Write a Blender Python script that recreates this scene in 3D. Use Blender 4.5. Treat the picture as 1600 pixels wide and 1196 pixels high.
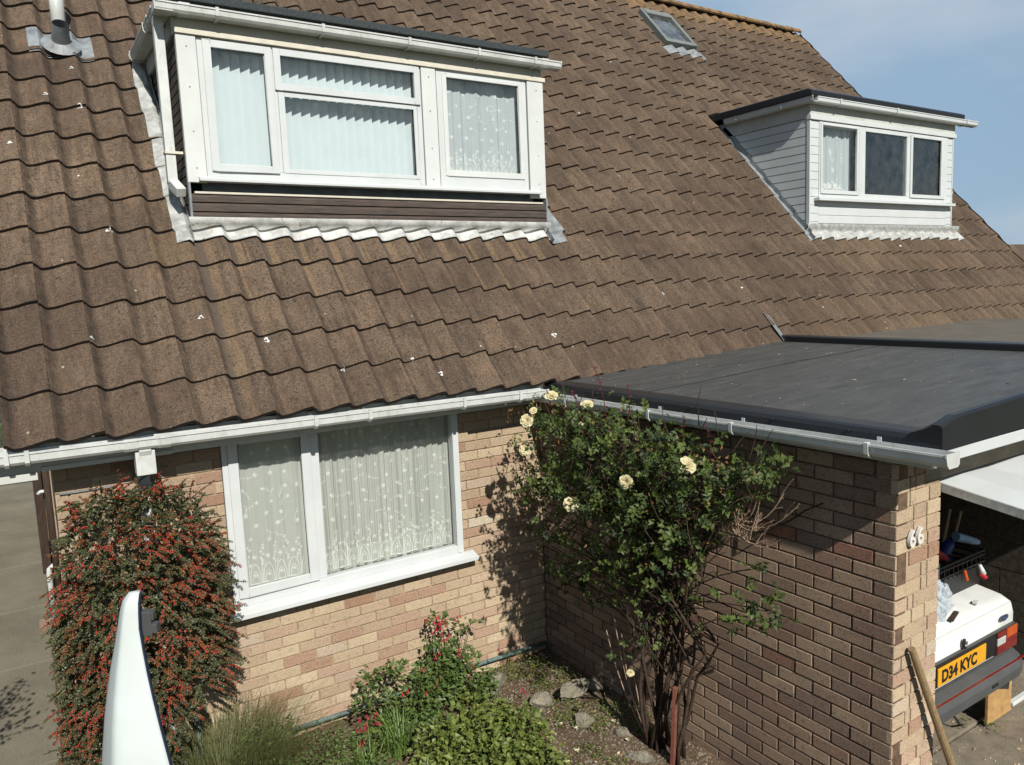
import bpy, bmesh, math, random
from mathutils import Vector, Matrix, noise
R = math.radians
rnd = random.Random(7)
for o in list(bpy.data.objects): bpy.data.objects.remove(o)
scene = bpy.context.scene
COL = scene.collection

# ------------------------------------------------------------------ camera
CAM = Vector((-3.3985, -4.9754, 2.96))
yaw, pitch, roll = R(32.3926), R(-6.9624), R(-2.3422)
fw = Vector((math.sin(yaw)*math.cos(pitch), math.cos(yaw)*math.cos(pitch), math.sin(pitch)))
r0 = Vector((math.cos(yaw), -math.sin(yaw), 0)); u0 = r0.cross(fw)
rt = r0*math.cos(roll)+u0*math.sin(roll); up = -r0*math.sin(roll)+u0*math.cos(roll)
cd = bpy.data.cameras.new('camera'); cam = bpy.data.objects.new('camera', cd); COL.objects.link(cam)
M = Matrix(((rt.x, up.x, -fw.x, CAM.x), (rt.y, up.y, -fw.y, CAM.y), (rt.z, up.z, -fw.z, CAM.z), (0, 0, 0, 1)))
cam.matrix_world = M
cd.sensor_width = 36; cd.lens = 1187.37/1600*36; cd.clip_start = .05; cd.clip_end = 2000
scene.camera = cam
scene.render.resolution_x = 1024; scene.render.resolution_y = 765

# ------------------------------------------------------------------ sky, sun
SD = Vector((-.185, -.95, .80)).normalized()
w = bpy.data.worlds.new("World"); scene.world = w; w.use_nodes = True
nt = w.node_tree; nt.nodes.clear()
out = nt.nodes.new('ShaderNodeOutputWorld'); bg = nt.nodes.new('ShaderNodeBackground'); sky = nt.nodes.new('ShaderNodeTexSky')
sky.sky_type = 'NISHITA'; sky.sun_disc = False
sky.sun_elevation = math.asin(SD.z); sky.sun_rotation = math.atan2(SD.x, SD.y) % (2*math.pi)
sky.air_density = 1.0; sky.dust_density = .4; sky.ozone_density = 1.5
tc = nt.nodes.new('ShaderNodeTexCoord'); mp = nt.nodes.new('ShaderNodeMapping'); mp.inputs['Scale'].default_value = (1.2, 1.2, 3.5)
mp.inputs['Location'].default_value = (.3, .1, .45)
nz = nt.nodes.new('ShaderNodeTexNoise'); nz.inputs['Scale'].default_value = 1.7; nz.inputs['Detail'].default_value = 7; nz.inputs['Roughness'].default_value = .55
cr = nt.nodes.new('ShaderNodeValToRGB'); cr.color_ramp.elements[0].position = .42; cr.color_ramp.elements[0].color = (4.9, 7.2, 9.7, 1)
cr.color_ramp.elements[1].position = .72; cr.color_ramp.elements[1].color = (8.4, 9.5, 10.9, 1)
mx = nt.nodes.new('ShaderNodeMix'); mx.data_type = 'RGBA'; mx.inputs[0].default_value = .80
L = nt.links
L.new(tc.outputs['Generated'], mp.inputs[0]); L.new(mp.outputs[0], nz.inputs['Vector']); L.new(nz.outputs['Fac'], cr.inputs[0])
L.new(cr.outputs[0], mx.inputs[7])
sx = nt.nodes.new('ShaderNodeSeparateXYZ'); L.new(tc.outputs['Generated'], sx.inputs[0])
mr = nt.nodes.new('ShaderNodeMapRange'); mr.inputs['From Min'].default_value = -.35; mr.inputs['From Max'].default_value = .45; mr.inputs['To Min'].default_value = .10; mr.inputs['To Max'].default_value = .88
L.new(sx.outputs['Y'], mr.inputs['Value']); L.new(mr.outputs[0], mx.inputs[0]); L.new(sky.outputs[0], mx.inputs[6]); L.new(mx.outputs[2], bg.inputs[0]); L.new(bg.outputs[0], out.inputs[0])
bg.inputs[1].default_value = .05
sl = bpy.data.lights.new('sun', 'SUN'); sun = bpy.data.objects.new('sun', sl); COL.objects.link(sun)
sl.energy = 5.0; sl.angle = R(.55); sl.color = (1, .955, .885)
sun.rotation_euler = (-SD).to_track_quat('-Z', 'Y').to_euler(); sun.location = (-5, -20, 15)
scene.view_settings.view_transform = 'Standard'; scene.view_settings.look = 'None'
scene.view_settings.exposure = .4; scene.view_settings.gamma = 1

# ------------------------------------------------------------------ materials
ALB = .76   # base colours are set for an exposure of +0.4
def rgb(h): return tuple(ALB*((c/255/12.92) if c/255 <= .04045 else ((c/255+.055)/1.055)**2.4) for c in h)
class NM:
    def __init__(s, name):
        s.m = bpy.data.materials.new(name); s.m.use_nodes = True
        s.t = s.m.node_tree; s.p = s.t.nodes['Principled BSDF']; s.tc = s.t.nodes.new('ShaderNodeTexCoord')
    def n(s, typ, **kw):
        x = s.t.nodes.new(typ)
        for k, v in kw.items():
            if k.startswith('i_'): x.inputs[k[2:].replace('_', ' ')].default_value = v
            else: setattr(x, k, v)
        return x
    def l(s, a, b): s.t.links.new(a, b)
    def vec(s, scale=(1, 1, 1), src=None):
        mp = s.n('ShaderNodeMapping'); mp.inputs['Scale'].default_value = scale; s.l(src or s.tc.outputs['Object'], mp.inputs[0]); return mp.outputs[0]
    def noise(s, scale, detail=4, rough=.6, vec=None, dist=0):
        x = s.n('ShaderNodeTexNoise'); x.inputs['Scale'].default_value = scale; x.inputs['Detail'].default_value = detail
        x.inputs['Roughness'].default_value = rough; x.inputs['Distortion'].default_value = dist
        s.l(vec or s.tc.outputs['Object'], x.inputs['Vector']); return x.outputs['Fac']
    def ramp(s, fac, a, b, ca=(0, 0, 0), cb=(1, 1, 1)):
        x = s.n('ShaderNodeValToRGB'); e = x.color_ramp.elements; e[0].position = a; e[0].color = (*ca, 1); e[1].position = b; e[1].color = (*cb, 1)
        s.l(fac, x.inputs[0]); return x.outputs[0]
    def mix(s, fac, a, b, mode='MIX'):
        x = s.n('ShaderNodeMix', data_type='RGBA', blend_type=mode)
        for sock, v in ((x.inputs[0], fac), (x.inputs[6], a), (x.inputs[7], b)):
            if hasattr(v, 'is_linked'): s.l(v, sock)
            elif isinstance(v, (int, float)): sock.default_value = v
            else: sock.default_value = (*v[:3], 1)
        return x.outputs[2]
    def math(s, op, a, b=0, clamp=False):
        x = s.n('ShaderNodeMath', operation=op); x.use_clamp = clamp
        for sock, v in ((x.inputs[0], a), (x.inputs[1], b)):
            if hasattr(v, 'is_linked'): s.l(v, sock)
            else: sock.default_value = v
        return x.outputs[0]
    def attr(s, name='tint'):
        return s.n('ShaderNodeAttribute', attribute_name=name).outputs['Color']
    def bump(s, h, strength=.4, dist=.004, nrm=None):
        b = s.n('ShaderNodeBump'); b.inputs['Strength'].default_value = strength; b.inputs['Distance'].default_value = dist
        s.l(h, b.inputs['Height'])
        if nrm: s.l(nrm, b.inputs['Normal'])
        s.l(b.outputs[0], s.p.inputs['Normal']); return b.outputs[0]
    def col(s, c):
        if hasattr(c, 'is_linked'): s.l(c, s.p.inputs['Base Color'])
        else: s.p.inputs['Base Color'].default_value = (*c[:3], 1)
    def rough(s, v): s.p.inputs['Roughness'].default_value = v
    def spec(s, v): s.p.inputs['Specular IOR Level'].default_value = v

def simple(name, c, rough=.5, spec=.5, nscale=0, namt=.15, bump=0, bscale=60, metal=0, streak=None):
    m = NM(name)
    if nscale:
        f = m.noise(nscale, 5, .65, vec=m.vec(streak) if streak else None)
        d = tuple(x*(1-namt*1.6) for x in c); b = tuple(min(1, x*(1+namt)) for x in c)
        m.col(m.ramp(f, .3, .7, d, b))
    else: m.col(c)
    m.rough(rough); m.spec(spec); m.p.inputs['Metallic'].default_value = metal
    if bump: m.bump(m.noise(bscale, 4), bump, .003)
    return m.m

def tile_material():
    m = NM('weathered_tile')
    base = m.mix(m.attr(), rgb((86, 70, 59)), rgb((130, 108, 88)))
    fine = m.noise(105, 6, .82)
    base = m.mix(m.ramp(fine, .41, .60), m.mix(.62, base, (.010, .008, .006)), m.mix(.40, base, rgb((174, 154, 128))))
    sp = m.noise(38, 5, .75)
    base = m.mix(m.ramp(sp, .56, .63), base, m.mix(.8, base, (.018, .014, .011)))       # dark moss specks
    red = m.noise(9, 4, .6)
    base = m.mix(m.math('MULTIPLY', m.ramp(red, .52, .75), .45), base, rgb((122, 96, 80)))
    big = m.noise(1.1, 4, .6)
    base = m.mix(m.math('MULTIPLY', m.ramp(big, .38, .62), .5), base, rgb((74, 60, 50)))
    base = m.mix(m.math('MULTIPLY', m.ramp(m.noise(2.6, 5, .7), .56, .70), .40), base, rgb((140, 114, 92)))
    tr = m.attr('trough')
    grime_shade = m.math('MULTIPLY', tr, m.ramp(m.noise(14, 4, .7), .2, .6))  # grime, plus painted shade on the roll face turned from the sun
    base = m.mix(m.math('MULTIPLY', grime_shade, .85), base, rgb((46, 38, 33)))
    strk = m.noise(7, 5, .7, vec=m.vec((3, .5, .5)))
    base = m.mix(m.math('MULTIPLY', m.ramp(strk, .45, .66), .55), base, rgb((60, 50, 42)))
    # bare slurry strips washed by the lead, and the warm margin beside them
    base = m.mix(m.attr('wash'), base, rgb((92, 82, 74)))
    base = m.mix(m.math('MULTIPLY', m.attr('washedge'), m.ramp(m.noise(60, 4, .8), .38, .6)), base, rgb((152, 126, 92)))
    orange = m.math('MULTIPLY', m.attr('lichen'), m.ramp(m.noise(7, 6, .75), .40, .56))
    base = m.mix(orange, base, m.mix(m.ramp(m.noise(40, 3), .3, .7), rgb((160, 98, 52)), rgb((170, 156, 112))))
    base = m.mix(m.attr('butt_shade'), base, rgb((40, 33, 28)))  # shadow line at the tile butts, painted into the colour
    vo = m.n('ShaderNodeTexVoronoi'); vo.inputs['Scale'].default_value = 9; m.l(m.tc.outputs['Object'], vo.inputs['Vector'])
    dots = m.ramp(vo.outputs['Distance'], .055, .085, (1, 1, 1), (0, 0, 0))
    keep = m.ramp(m.noise(2.3, 3), .52, .58)
    base = m.mix(m.math('MULTIPLY', m.math('MULTIPLY', dots, keep), m.ramp(m.noise(150, 3), .4, .55)), base, rgb((190, 186, 172)))
    m.col(base); m.rough(.9); m.spec(.25); m.p.inputs['Diffuse Roughness'].default_value = .8
    h = m.math('ADD', m.math('MULTIPLY', fine, .5), sp)
    m.bump(h, .7, .006)
    return m.m

def brick_material(name, pal, dark=.0, side=False):
    m = NM(name)
    sep = m.n('ShaderNodeSeparateColor'); m.l(m.attr(), sep.inputs[0])
    cr = m.n('ShaderNodeValToRGB'); cr.color_ramp.interpolation = 'LINEAR'
    els = cr.color_ramp.elements
    for i, (p, c) in enumerate(pal):
        if i < 2: els[i].position = p; els[i].color = (*rgb(c), 1)
        else:
            e = els.new(p); e.color = (*rgb(c), 1)
    m.l(sep.outputs[0], cr.inputs[0]); base = cr.outputs[0]
    patch = m.noise(10, 4, .6, vec=m.vec((1, 1, 2.5)))
    base = m.mix(m.math('MULTIPLY', m.ramp(patch, .45, .70), .25), base, m.mix(.5, base, rgb((176, 120, 84))))
    fine = m.noise(120, 5, .75)
    base = m.mix(m.ramp(fine, .34, .66), m.mix(.45, base, (.03, .022, .018)), m.mix(.20, base, (.7, .62, .5)))
    blot = m.noise(26, 5, .75)
    base = m.mix(m.math('MULTIPLY', m.ramp(blot, .54, .66), .35+dark), base, m.mix(.7, base, (.04, .03, .025)))
    pit = m.noise(52, 2, .5)
    base = m.mix(m.ramp(pit, .70, .735), base, m.mix(.8, base, (.03, .02, .015)))
    soot = m.noise(1.6, 4, .6, vec=m.vec((1, 1, .6)))
    base = m.mix(m.math('MULTIPLY', m.ramp(soot, .35, .7), dark), base, rgb((70, 58, 48)))
    m.col(base); m.rough(.9); m.spec(.2); m.p.inputs['Diffuse Roughness'].default_value = 1
    m.bump(m.math('ADD', fine, m.math('MULTIPLY', pit, -.6)), .55, .0035)
    return m.m

MT = {}
MT['tile'] = tile_material()
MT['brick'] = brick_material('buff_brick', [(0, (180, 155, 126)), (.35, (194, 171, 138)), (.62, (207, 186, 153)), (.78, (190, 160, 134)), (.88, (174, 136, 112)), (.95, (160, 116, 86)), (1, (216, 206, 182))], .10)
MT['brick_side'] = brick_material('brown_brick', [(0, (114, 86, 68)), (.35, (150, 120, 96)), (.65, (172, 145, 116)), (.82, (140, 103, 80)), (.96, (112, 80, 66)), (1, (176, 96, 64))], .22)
MT['mortar'] = simple('mortar', rgb((168, 146, 120)), .95, .1, 30, .25, .6, 120)
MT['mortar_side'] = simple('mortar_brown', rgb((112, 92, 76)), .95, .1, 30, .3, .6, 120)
MT['upvc'] = simple('white_upvc', rgb((208, 213, 212)), .35, .4, 4, .04)
def gutter_mat():
    m = NM('gutter_plastic'); c = m.mix(m.ramp(m.noise(6, 5, .7), .4, .7), rgb((212, 215, 212)), rgb((188, 191, 185)))
    c = m.mix(m.math('MULTIPLY', m.ramp(m.noise(9, 6, .8, vec=m.vec((2.2, 2.2, .35))), .56, .72), .6), c, rgb((132, 132, 112)))
    m.col(c); m.rough(.42); m.spec(.4); return m.m
MT['gutter'] = gutter_mat()
MT['dirty_white'] = simple('weathered_white_board', rgb((212, 216, 213)), .5, .3, 3, .05, .05, 40)
MT['trim'] = simple('cream_trim', rgb((214, 208, 192)), .6, .3, 12, .08)
MT['grey_fascia'] = simple('grey_white_fascia', rgb((196, 198, 192)), .6, .3, 5, .10)
MT['lead'] = simple('painted_lead', rgb((178, 180, 176)), .5, .4, 14, .28, .5, 30)
MT['lead_dark'] = simple('grey_lead', rgb((138, 144, 146)), .5, .4, 10, .3, .4, 30)
def lead_white():
    m = NM('white_painted_lead'); c = m.mix(m.ramp(m.noise(6, 5, .7), .42, .6), rgb((206, 206, 202)), rgb((168, 170, 166)))
    c = m.mix(m.ramp(m.noise(13, 5, .8, vec=m.vec((3.2, 1, 1))), .60, .68), c, rgb((96, 88, 80)))
    c = m.mix(m.ramp(m.noise(5, 4, .7), .64, .7), c, rgb((176, 146, 110)))
    m.col(c); m.rough(.6); m.bump(m.noise(24, 4), .5, .006); return m.m
MT['lead_white'] = lead_white()
def wood_dark():
    m = NM('weathered_dark_board'); g = m.noise(14, 6, .7, vec=m.vec((.5, .5, 9)))
    c = m.ramp(g, .3, .75, rgb((44, 36, 32)), rgb((98, 84, 74)))
    m.col(c); m.rough(.75); m.bump(g, .5, .004); return m.m
MT['wood_dark'] = wood_dark()
MT['slate_board'] = simple('slate_grey_board', rgb((70, 78, 84)), .6, .3, 8, .2)
MT['edge_blue'] = simple('dark_blue_edging', rgb((34, 46, 66)), .5, .4)
MT['fence'] = simple('brown_stained_timber', rgb((66, 52, 44)), .8, .2, 18, .3, .4, 60, streak=(4, 4, .6))
def pole_wood():
    m = NM('old_pole_wood'); g = m.noise(30, 5, .7, vec=m.vec((6, 6, .8))); m.col(m.ramp(g, .3, .7, rgb((112, 90, 62)), rgb((168, 144, 108)))); m.rough(.6); m.bump(g, .3, .002); return m.m
MT['pole'] = pole_wood()
MT['ply'] = simple('plywood', rgb((186, 148, 96)), .7, .3, 12, .2)
MT['stake'] = simple('red_brown_stake', rgb((134, 84, 68)), .7, .3, 14, .25, .3, 40)
def epdm():
    m = NM('rubber_membrane'); s1 = m.noise(5, 6, .65, vec=m.vec((.6, 2.6, 1))); s2 = m.noise(1.3, 4, .6)
    c = m.mix(m.ramp(s1, .35, .75), rgb((64, 64, 62)), rgb((92, 92, 88)))
    c = m.mix(m.math('MULTIPLY', m.ramp(s2, .4, .7), .5), c, rgb((76, 75, 72)))
    c = m.mix(m.ramp(m.noise(22, 6, .75, vec=m.vec((.7, 2, 1))), .62, .74), c, rgb((122, 126, 124)))
    m.col(c); m.rough(.52); m.spec(.35); m.bump(m.noise(3, 3, vec=m.vec((1, 2, 1))), .25, .02); return m.m
MT['epdm'] = epdm()
MT['epdm_edge'] = simple('rubber_edge', rgb((34, 36, 39)), .38, .45, 3, .12, .15, 6)
MT['felt'] = simple('mineral_felt', rgb((66, 72, 74)), .9, .2, 60, .3, .5, 150)
MT['felt_warm'] = simple('old_grey_felt', rgb((104, 98, 88)), .9, .2, 3, .12, .3, 60)
MT['concrete'] = simple('concrete', rgb((132, 122, 106)), .9, .2, 9, .22, .5, 60)
MT['block'] = simple('concrete_block', rgb((78, 74, 66)), .95, .1, 22, .3, .7, 70)
def glass(name, tint=(1, 1, 1), r=.02, dirt=.0, boost=0.):
    m = NM(name); t = m.t; t.nodes.remove(m.p)
    o = t.nodes['Material Output']
    tr = m.n('ShaderNodeBsdfTransparent'); tr.inputs[0].default_value = (*tint, 1)
    gl = m.n('ShaderNodeBsdfGlossy'); gl.inputs['Roughness'].default_value = r; gl.inputs[0].default_value = (1, 1, 1, 1)
    ge = m.n('ShaderNodeNewGeometry'); dt = m.n('ShaderNodeVectorMath', operation='DOT_PRODUCT'); m.l(ge.outputs['Normal'], dt.inputs[0]); m.l(ge.outputs['Incoming'], dt.inputs[1])
    f = m.math('MULTIPLY', m.math('POWER', m.math('SUBTRACT', 1, m.math('ABSOLUTE', dt.outputs['Value'])), 5), .9)
    f = m.math('ADD', f, .07+boost, clamp=True)
    a = m.n('ShaderNodeMixShader'); m.l(f, a.inputs[0]); m.l(tr.outputs[0], a.inputs[1]); m.l(gl.outputs[0], a.inputs[2])
    d = m.n('ShaderNodeBsdfDiffuse'); d.inputs[0].default_value = (.75, .78, .76, 1)
    b = m.n('ShaderNodeMixShader'); m.l(m.math('MULTIPLY', m.ramp(m.noise(7, 6, .7), .35, .75), dirt), b.inputs[0]); m.l(a.outputs[0], b.inputs[1]); m.l(d.outputs[0], b.inputs[2])
    m.l(b.outputs[0], o.inputs[0]); return m.m
MT['glass'] = glass('window_glass', (.94, .955, .95), .015, .06)
MT['glass_dark'] = glass('dark_window_glass', (.62, .68, .70), .03, .05, .07)
def cloth(name, c, alpha, tl=.4, scale=0):
    m = NM(name); t = m.t; t.nodes.remove(m.p); o = t.nodes['Material Output']
    d = m.n('ShaderNodeBsdfDiffuse'); d.inputs[0].default_value = (*c, 1)
    r = m.n('ShaderNodeBsdfTranslucent'); r.inputs[0].default_value = (*c, 1)
    a = m.n('ShaderNodeMixShader'); a.inputs[0].default_value = tl; m.l(d.outputs[0], a.inputs[1]); m.l(r.outputs[0], a.inputs[2])
    tr = m.n('ShaderNodeBsdfTransparent'); b = m.n('ShaderNodeMixShader'); b.inputs[0].default_value = alpha
    m.l(tr.outputs[0], b.inputs[1]); m.l(a.outputs[0], b.inputs[2]); m.l(b.outputs[0], o.inputs[0]); return m.m
MT['net'] = cloth('net_curtain', tuple(c*1.25 for c in rgb((216, 220, 210))), .68, .2)
MT['lace'] = cloth('lace_thread', tuple(c*1.25 for c in rgb((246, 248, 242))), .75, .25)
MT['blind'] = cloth('vertical_blind', tuple(c*1.25 for c in rgb((214, 226, 228))), 1, .25)
MT['net_up'] = cloth('bedroom_net', tuple(c*1.25 for c in rgb((220, 230, 232))), .70, .25)
MT['room'] = simple('dim_room', rgb((60, 64, 56)), .95, .1)
MT['room_dark'] = simple('dark_room', rgb((58, 66, 68)), .95, .1)
def leafmat(name, a, b, rough=.5, tl=.25, spec=.4):
    m = NM(name); c = m.mix(m.attr(), rgb(a), rgb(b)); m.col(c); m.rough(rough); m.spec(spec)
    t = m.t; o = t.nodes['Material Output']; r = m.n('ShaderNodeBsdfTranslucent')
    m.l(m.mix(.4, c, rgb((150, 170, 40))), r.inputs[0])
    a_ = m.n('ShaderNodeMixShader'); a_.inputs[0].default_value = tl; m.l(m.p.outputs[0], a_.inputs[1]); m.l(r.outputs[0], a_.inputs[2]); m.l(a_.outputs[0], o.inputs[0]); return m.m
MT['rose_leaf'] = leafmat('rose_leaf', (32, 50, 26), (104, 120, 58), .5, .24, .3)
MT['rose_old'] = leafmat('rose_old_leaf', (112, 62, 40), (150, 120, 60), .6, .2)
MT['rose_red'] = leafmat('rose_young_leaf', (92, 34, 38), (130, 70, 56), .4, .2)
MT['stem'] = simple('woody_stem', rgb((70, 56, 46)), .8, .2, 40, .35, .4, 90)
MT['stem_pale'] = simple('dead_twig', rgb((168, 144, 122)), .8, .2, 40, .25)
MT['petal'] = leafmat('rose_petal', (226, 206, 140), (240, 232, 196), .6, .3, .2)
MT['cot_leaf'] = leafmat('cotoneaster_leaf', (44, 54, 32), (98, 104, 62), .45, .15)
MT['cot_old'] = leafmat('cotoneaster_bronze_leaf', (108, 60, 34), (150, 92, 48), .5, .15)
MT['berry'] = simple('red_berry', rgb((182, 40, 32)), .35, .5, 30, .2)
MT['fuch_leaf'] = leafmat('fuchsia_leaf', (54, 78, 40), (112, 130, 66), .5, .2)
MT['fuch_flower'] = leafmat('fuchsia_flower', (186, 28, 62), (220, 60, 90), .5, .3)
MT['green_leaf'] = leafmat('yellow_green_leaf', (72, 94, 38), (136, 146, 72), .5, .25)
MT['grass_dry'] = leafmat('dry_grass', (50, 66, 34), (120, 120, 72), .6, .2)
MT['grass_green'] = leafmat('green_blade', (72, 108, 46), (134, 160, 84), .5, .25)
MT['weed'] = leafmat('weed_leaf', (62, 88, 38), (132, 138, 62), .6, .2)
MT['hedge'] = leafmat('hedge_leaf', (44, 66, 28), (96, 120, 50), .6, .2)
MT['litter'] = leafmat('leaf_litter', (128, 84, 56), (226, 204, 170), .8, .1)
def soil():
    m = NM('garden_soil'); n1 = m.noise(4, 6, .7); n2 = m.noise(60, 6, .8)
    c = m.mix(m.ramp(n2, .34, .66), rgb((72, 58, 44)), rgb((166, 144, 118))); c = m.mix(m.math('MULTIPLY', m.ramp(n1, .4, .65), .6), c, rgb((92, 72, 54)))
    c = m.mix(m.ramp(m.noise(18, 5, .7), .62, .70), c, rgb((78, 92, 44)))
    m.col(c); m.rough(.95); m.spec(.15); m.bump(m.math('ADD', n2, n1), 1, .02); return m.m
MT['soil'] = soil()
def slab():
    m = NM('path_slab'); n1 = m.noise(1.7, 6, .65); n2 = m.noise(70, 5, .75)
    c = m.mix(m.ramp(n1, .3, .7), rgb((90, 86, 74)), rgb((124, 119, 103))); c = m.mix(m.math('MULTIPLY', m.ramp(n2, .35, .65), .4), c, rgb((170, 160, 140)))
    c = m.mix(m.ramp(m.noise(6, 6, .8), .6, .72), c, rgb((96, 86, 72))); m.col(c); m.rough(.9); m.spec(.2); m.bump(m.math('ADD', n2, n1), .5, .008); return m.m
MT['slab'] = slab()
MT['turf'] = simple('rough_turf', rgb((74, 80, 50)), .95, .1, 3, .3, .5, 20)
def stone():
    m = NM('garden_stone'); n1 = m.noise(9, 6, .7); c = m.ramp(n1, .3, .72, rgb((92, 88, 76)), rgb((160, 152, 132))); c = m.mix(m.ramp(m.noise(22, 5, .8), .58, .66), c, rgb((104, 108, 70)))
    m.col(c); m.rough(.9); m.bump(m.noise(30, 6, .7), .8, .012); return m.m
MT['stone'] = stone()
MT['car'] = simple('white_car_paint', rgb((226, 228, 224)), .35, .5, 9, .05)
MT['bumper'] = simple('grey_bumper', rgb((78, 80, 80)), .6, .4, 6, .12, .1, 80)
MT['black'] = simple('black_plastic', rgb((28, 29, 30)), .45, .4)
MT['red'] = simple('red_lens', rgb((120, 30, 26)), .25, .6, 60, .2)
MT['orange'] = simple('orange_lens', rgb((196, 84, 28)), .25, .6, 60, .2)
MT['clear'] = simple('clear_lens', rgb((190, 192, 188)), .25, .6, 60, .1)
MT['plate'] = simple('yellow_plate', rgb((226, 164, 34)), .4, .4, 20, .05)
MT['blue'] = simple('blue_enamel', rgb((38, 58, 104)), .3, .5)
MT['silver'] = simple('bright_metal', rgb((190, 192, 194)), .25, .5, metal=.8)
MT['blue_bottle'] = simple('blue_bottle', rgb((36, 56, 116)), .3, .5)
MT['label'] = simple('pale_label', rgb((150, 176, 206)), .5, .4)
MT['red_plastic'] = simple('red_plastic', rgb((176, 32, 44)), .4, .5)
MT['yellow_plastic'] = simple('yellow_plastic', rgb((200, 160, 40)), .4, .5)
def bagm():
    m = NM('clear_bag'); m.col(rgb((214, 226, 236))); m.rough(.2); m.p.inputs['Alpha'].default_value = .62; m.bump(m.noise(18, 4, .7, dist=1.5), .9, .02); return m.m
MT['bag'] = bagm()
MT['pipe'] = simple('oxidised_pipe', rgb((106, 126, 122)), .6, .4, 12, .35, .4, 50)
MT['blade'] = simple('gloss_white_shell', rgb((206, 214, 212)), .28, .5, 7, .04)
MT['cable'] = simple('black_cable', rgb((30, 28, 26)), .6, .3)
MT['skyglass'] = glass('skylight_glass', (.35, .4, .42), .03, .12, .12)
MT['alu'] = simple('grey_metal_frame', rgb((120, 126, 122)), .5, .5, 8, .12)
MT['hill'] = simple('far_trees', rgb((62, 72, 54)), .9, .1, 1, .3)
MT['digit'] = simple('silver_white_numeral', rgb((222, 220, 212)), .35, .5)

# ------------------------------------------------------------------ mesh builder
def V(*a): return Vector(a)
class MB:
    def __init__(s): s.v = []; s.f = []; s.m = []; s.a = {}
    def face(s, pts, mi=0, **at):
        i = len(s.v); s.v.extend(tuple(p) for p in pts); s.f.append(tuple(range(i, i+len(pts)))); s.m.append(mi)
        for k, val in at.items(): s.a.setdefault(k, {})[len(s.f)-1] = val
    def poly(s, verts, faces, mi=0, **at):
        i = len(s.v); s.v.extend(tuple(p) for p in verts)
        for f in faces:
            s.f.append(tuple(i+j for j in f)); s.m.append(mi)
            for k, val in at.items(): s.a.setdefault(k, {})[len(s.f)-1] = val
    def box(s, x0, x1, y0, y1, z0, z1, mi=0, **at):
        x0, x1 = sorted((x0, x1)); y0, y1 = sorted((y0, y1)); z0, z1 = sorted((z0, z1))
        vs = [(x, y, z) for x in (x0, x1) for y in (y0, y1) for z in (z0, z1)]
        s.poly(vs, [(0, 1, 3, 2), (4, 6, 7, 5), (0, 4, 5, 1), (2, 3, 7, 6), (0, 2, 6, 4), (1, 5, 7, 3)], mi, **at)
    def obox(s, c, ax, ay, az, mi=0, **at):   # oriented box: centre and three half vectors
        c = Vector(c); vs = [c+ax*i+ay*j+az*k for i in (-1, 1) for j in (-1, 1) for k in (-1, 1)]
        s.poly(vs, [(0, 1, 3, 2), (4, 6, 7, 5), (0, 4, 5, 1), (2, 3, 7, 6), (0, 2, 6, 4), (1, 5, 7, 3)], mi, **at)
    def extrude(s, prof, a, b, ux, uy, mi=0, closed=True, caps=True, **at):  # profile [(p,q)] swept a->b
        a = Vector(a); b = Vector(b); n = len(prof)
        vs = [a+ux*p+uy*q for p, q in prof]+[b+ux*p+uy*q for p, q in prof]
        fs = [(i, (i+1) % n, n+(i+1) % n, n+i) for i in range(n if closed else n-1)]
        if caps and closed: fs += [tuple(range(n))[::-1], tuple(range(n, 2*n))]
        s.poly(vs, fs, mi, **at)
    def tube(s, pts, r, n=8, mi=0, caps=True, **at):
        pts = [Vector(p) for p in pts]; vs = []; fs = []
        rs = r if isinstance(r, (list, tuple)) else [r]*len(pts)
        t0 = (pts[1]-pts[0]).normalized(); nx = t0.orthogonal().normalized()
        for i, p in enumerate(pts):
            t = (pts[min(i+1, len(pts)-1)]-pts[max(i-1, 0)]).normalized()
            nx = (nx-t*nx.dot(t)); nx = nx.normalized() if nx.length > 1e-6 else t.orthogonal().normalized()
            ny = t.cross(nx)
            for k in range(n):
                a = 2*math.pi*k/n; vs.append(p+(nx*math.cos(a)+ny*math.sin(a))*rs[i])
        for i in range(len(pts)-1):
            for k in range(n): fs.append((i*n+k, i*n+(k+1) % n, (i+1)*n+(k+1) % n, (i+1)*n+k))
        if caps: fs += [tuple(range(n))[::-1], tuple(range((len(pts)-1)*n, len(pts)*n))]
        s.poly(vs, fs, mi, **at)
    def build(s, name, mats, parent=None, smooth=False, bevel=0, solid=0):
        me = bpy.data.meshes.new(name); me.from_pydata([tuple(v) for v in s.v], [], s.f)
        if not isinstance(mats, (list, tuple)): mats = [mats]
        for k in mats: me.materials.append(MT[k])
        me.polygons.foreach_set('material_index', s.m)
        for k, d in s.a.items():
            at = me.attributes.new(k, 'FLOAT_COLOR', 'FACE')
            buf = []
            for i in range(len(s.f)):
                v = d.get(i, 0.); buf += [v, v, v, 1.]
            at.data.foreach_set('color', buf)
        me.update()
        o = bpy.data.objects.new(name, me); COL.objects.link(o)
        if smooth: me.polygons.foreach_set('use_smooth', [True]*len(me.polygons))
        if solid:
            md = o.modifiers.new('solid', 'SOLIDIFY'); md.thickness = solid; md.offset = 0
        if bevel:
            bm = bmesh.new(); bm.from_mesh(me); bmesh.ops.remove_doubles(bm, verts=bm.verts, dist=1e-5); bm.to_mesh(me); bm.free()
            md = o.modifiers.new('bevel', 'BEVEL'); md.width = bevel; md.segments = 2; md.limit_method = 'ANGLE'; md.angle_limit = R(40)
        if parent: attach(o, parent)
        return o
def wpos(o):
    p = Vector((0, 0, 0))
    while o: p += o.location; o = o.parent
    return p
def attach(o, parent):
    o.location = -wpos(parent); o.parent = parent
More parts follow.
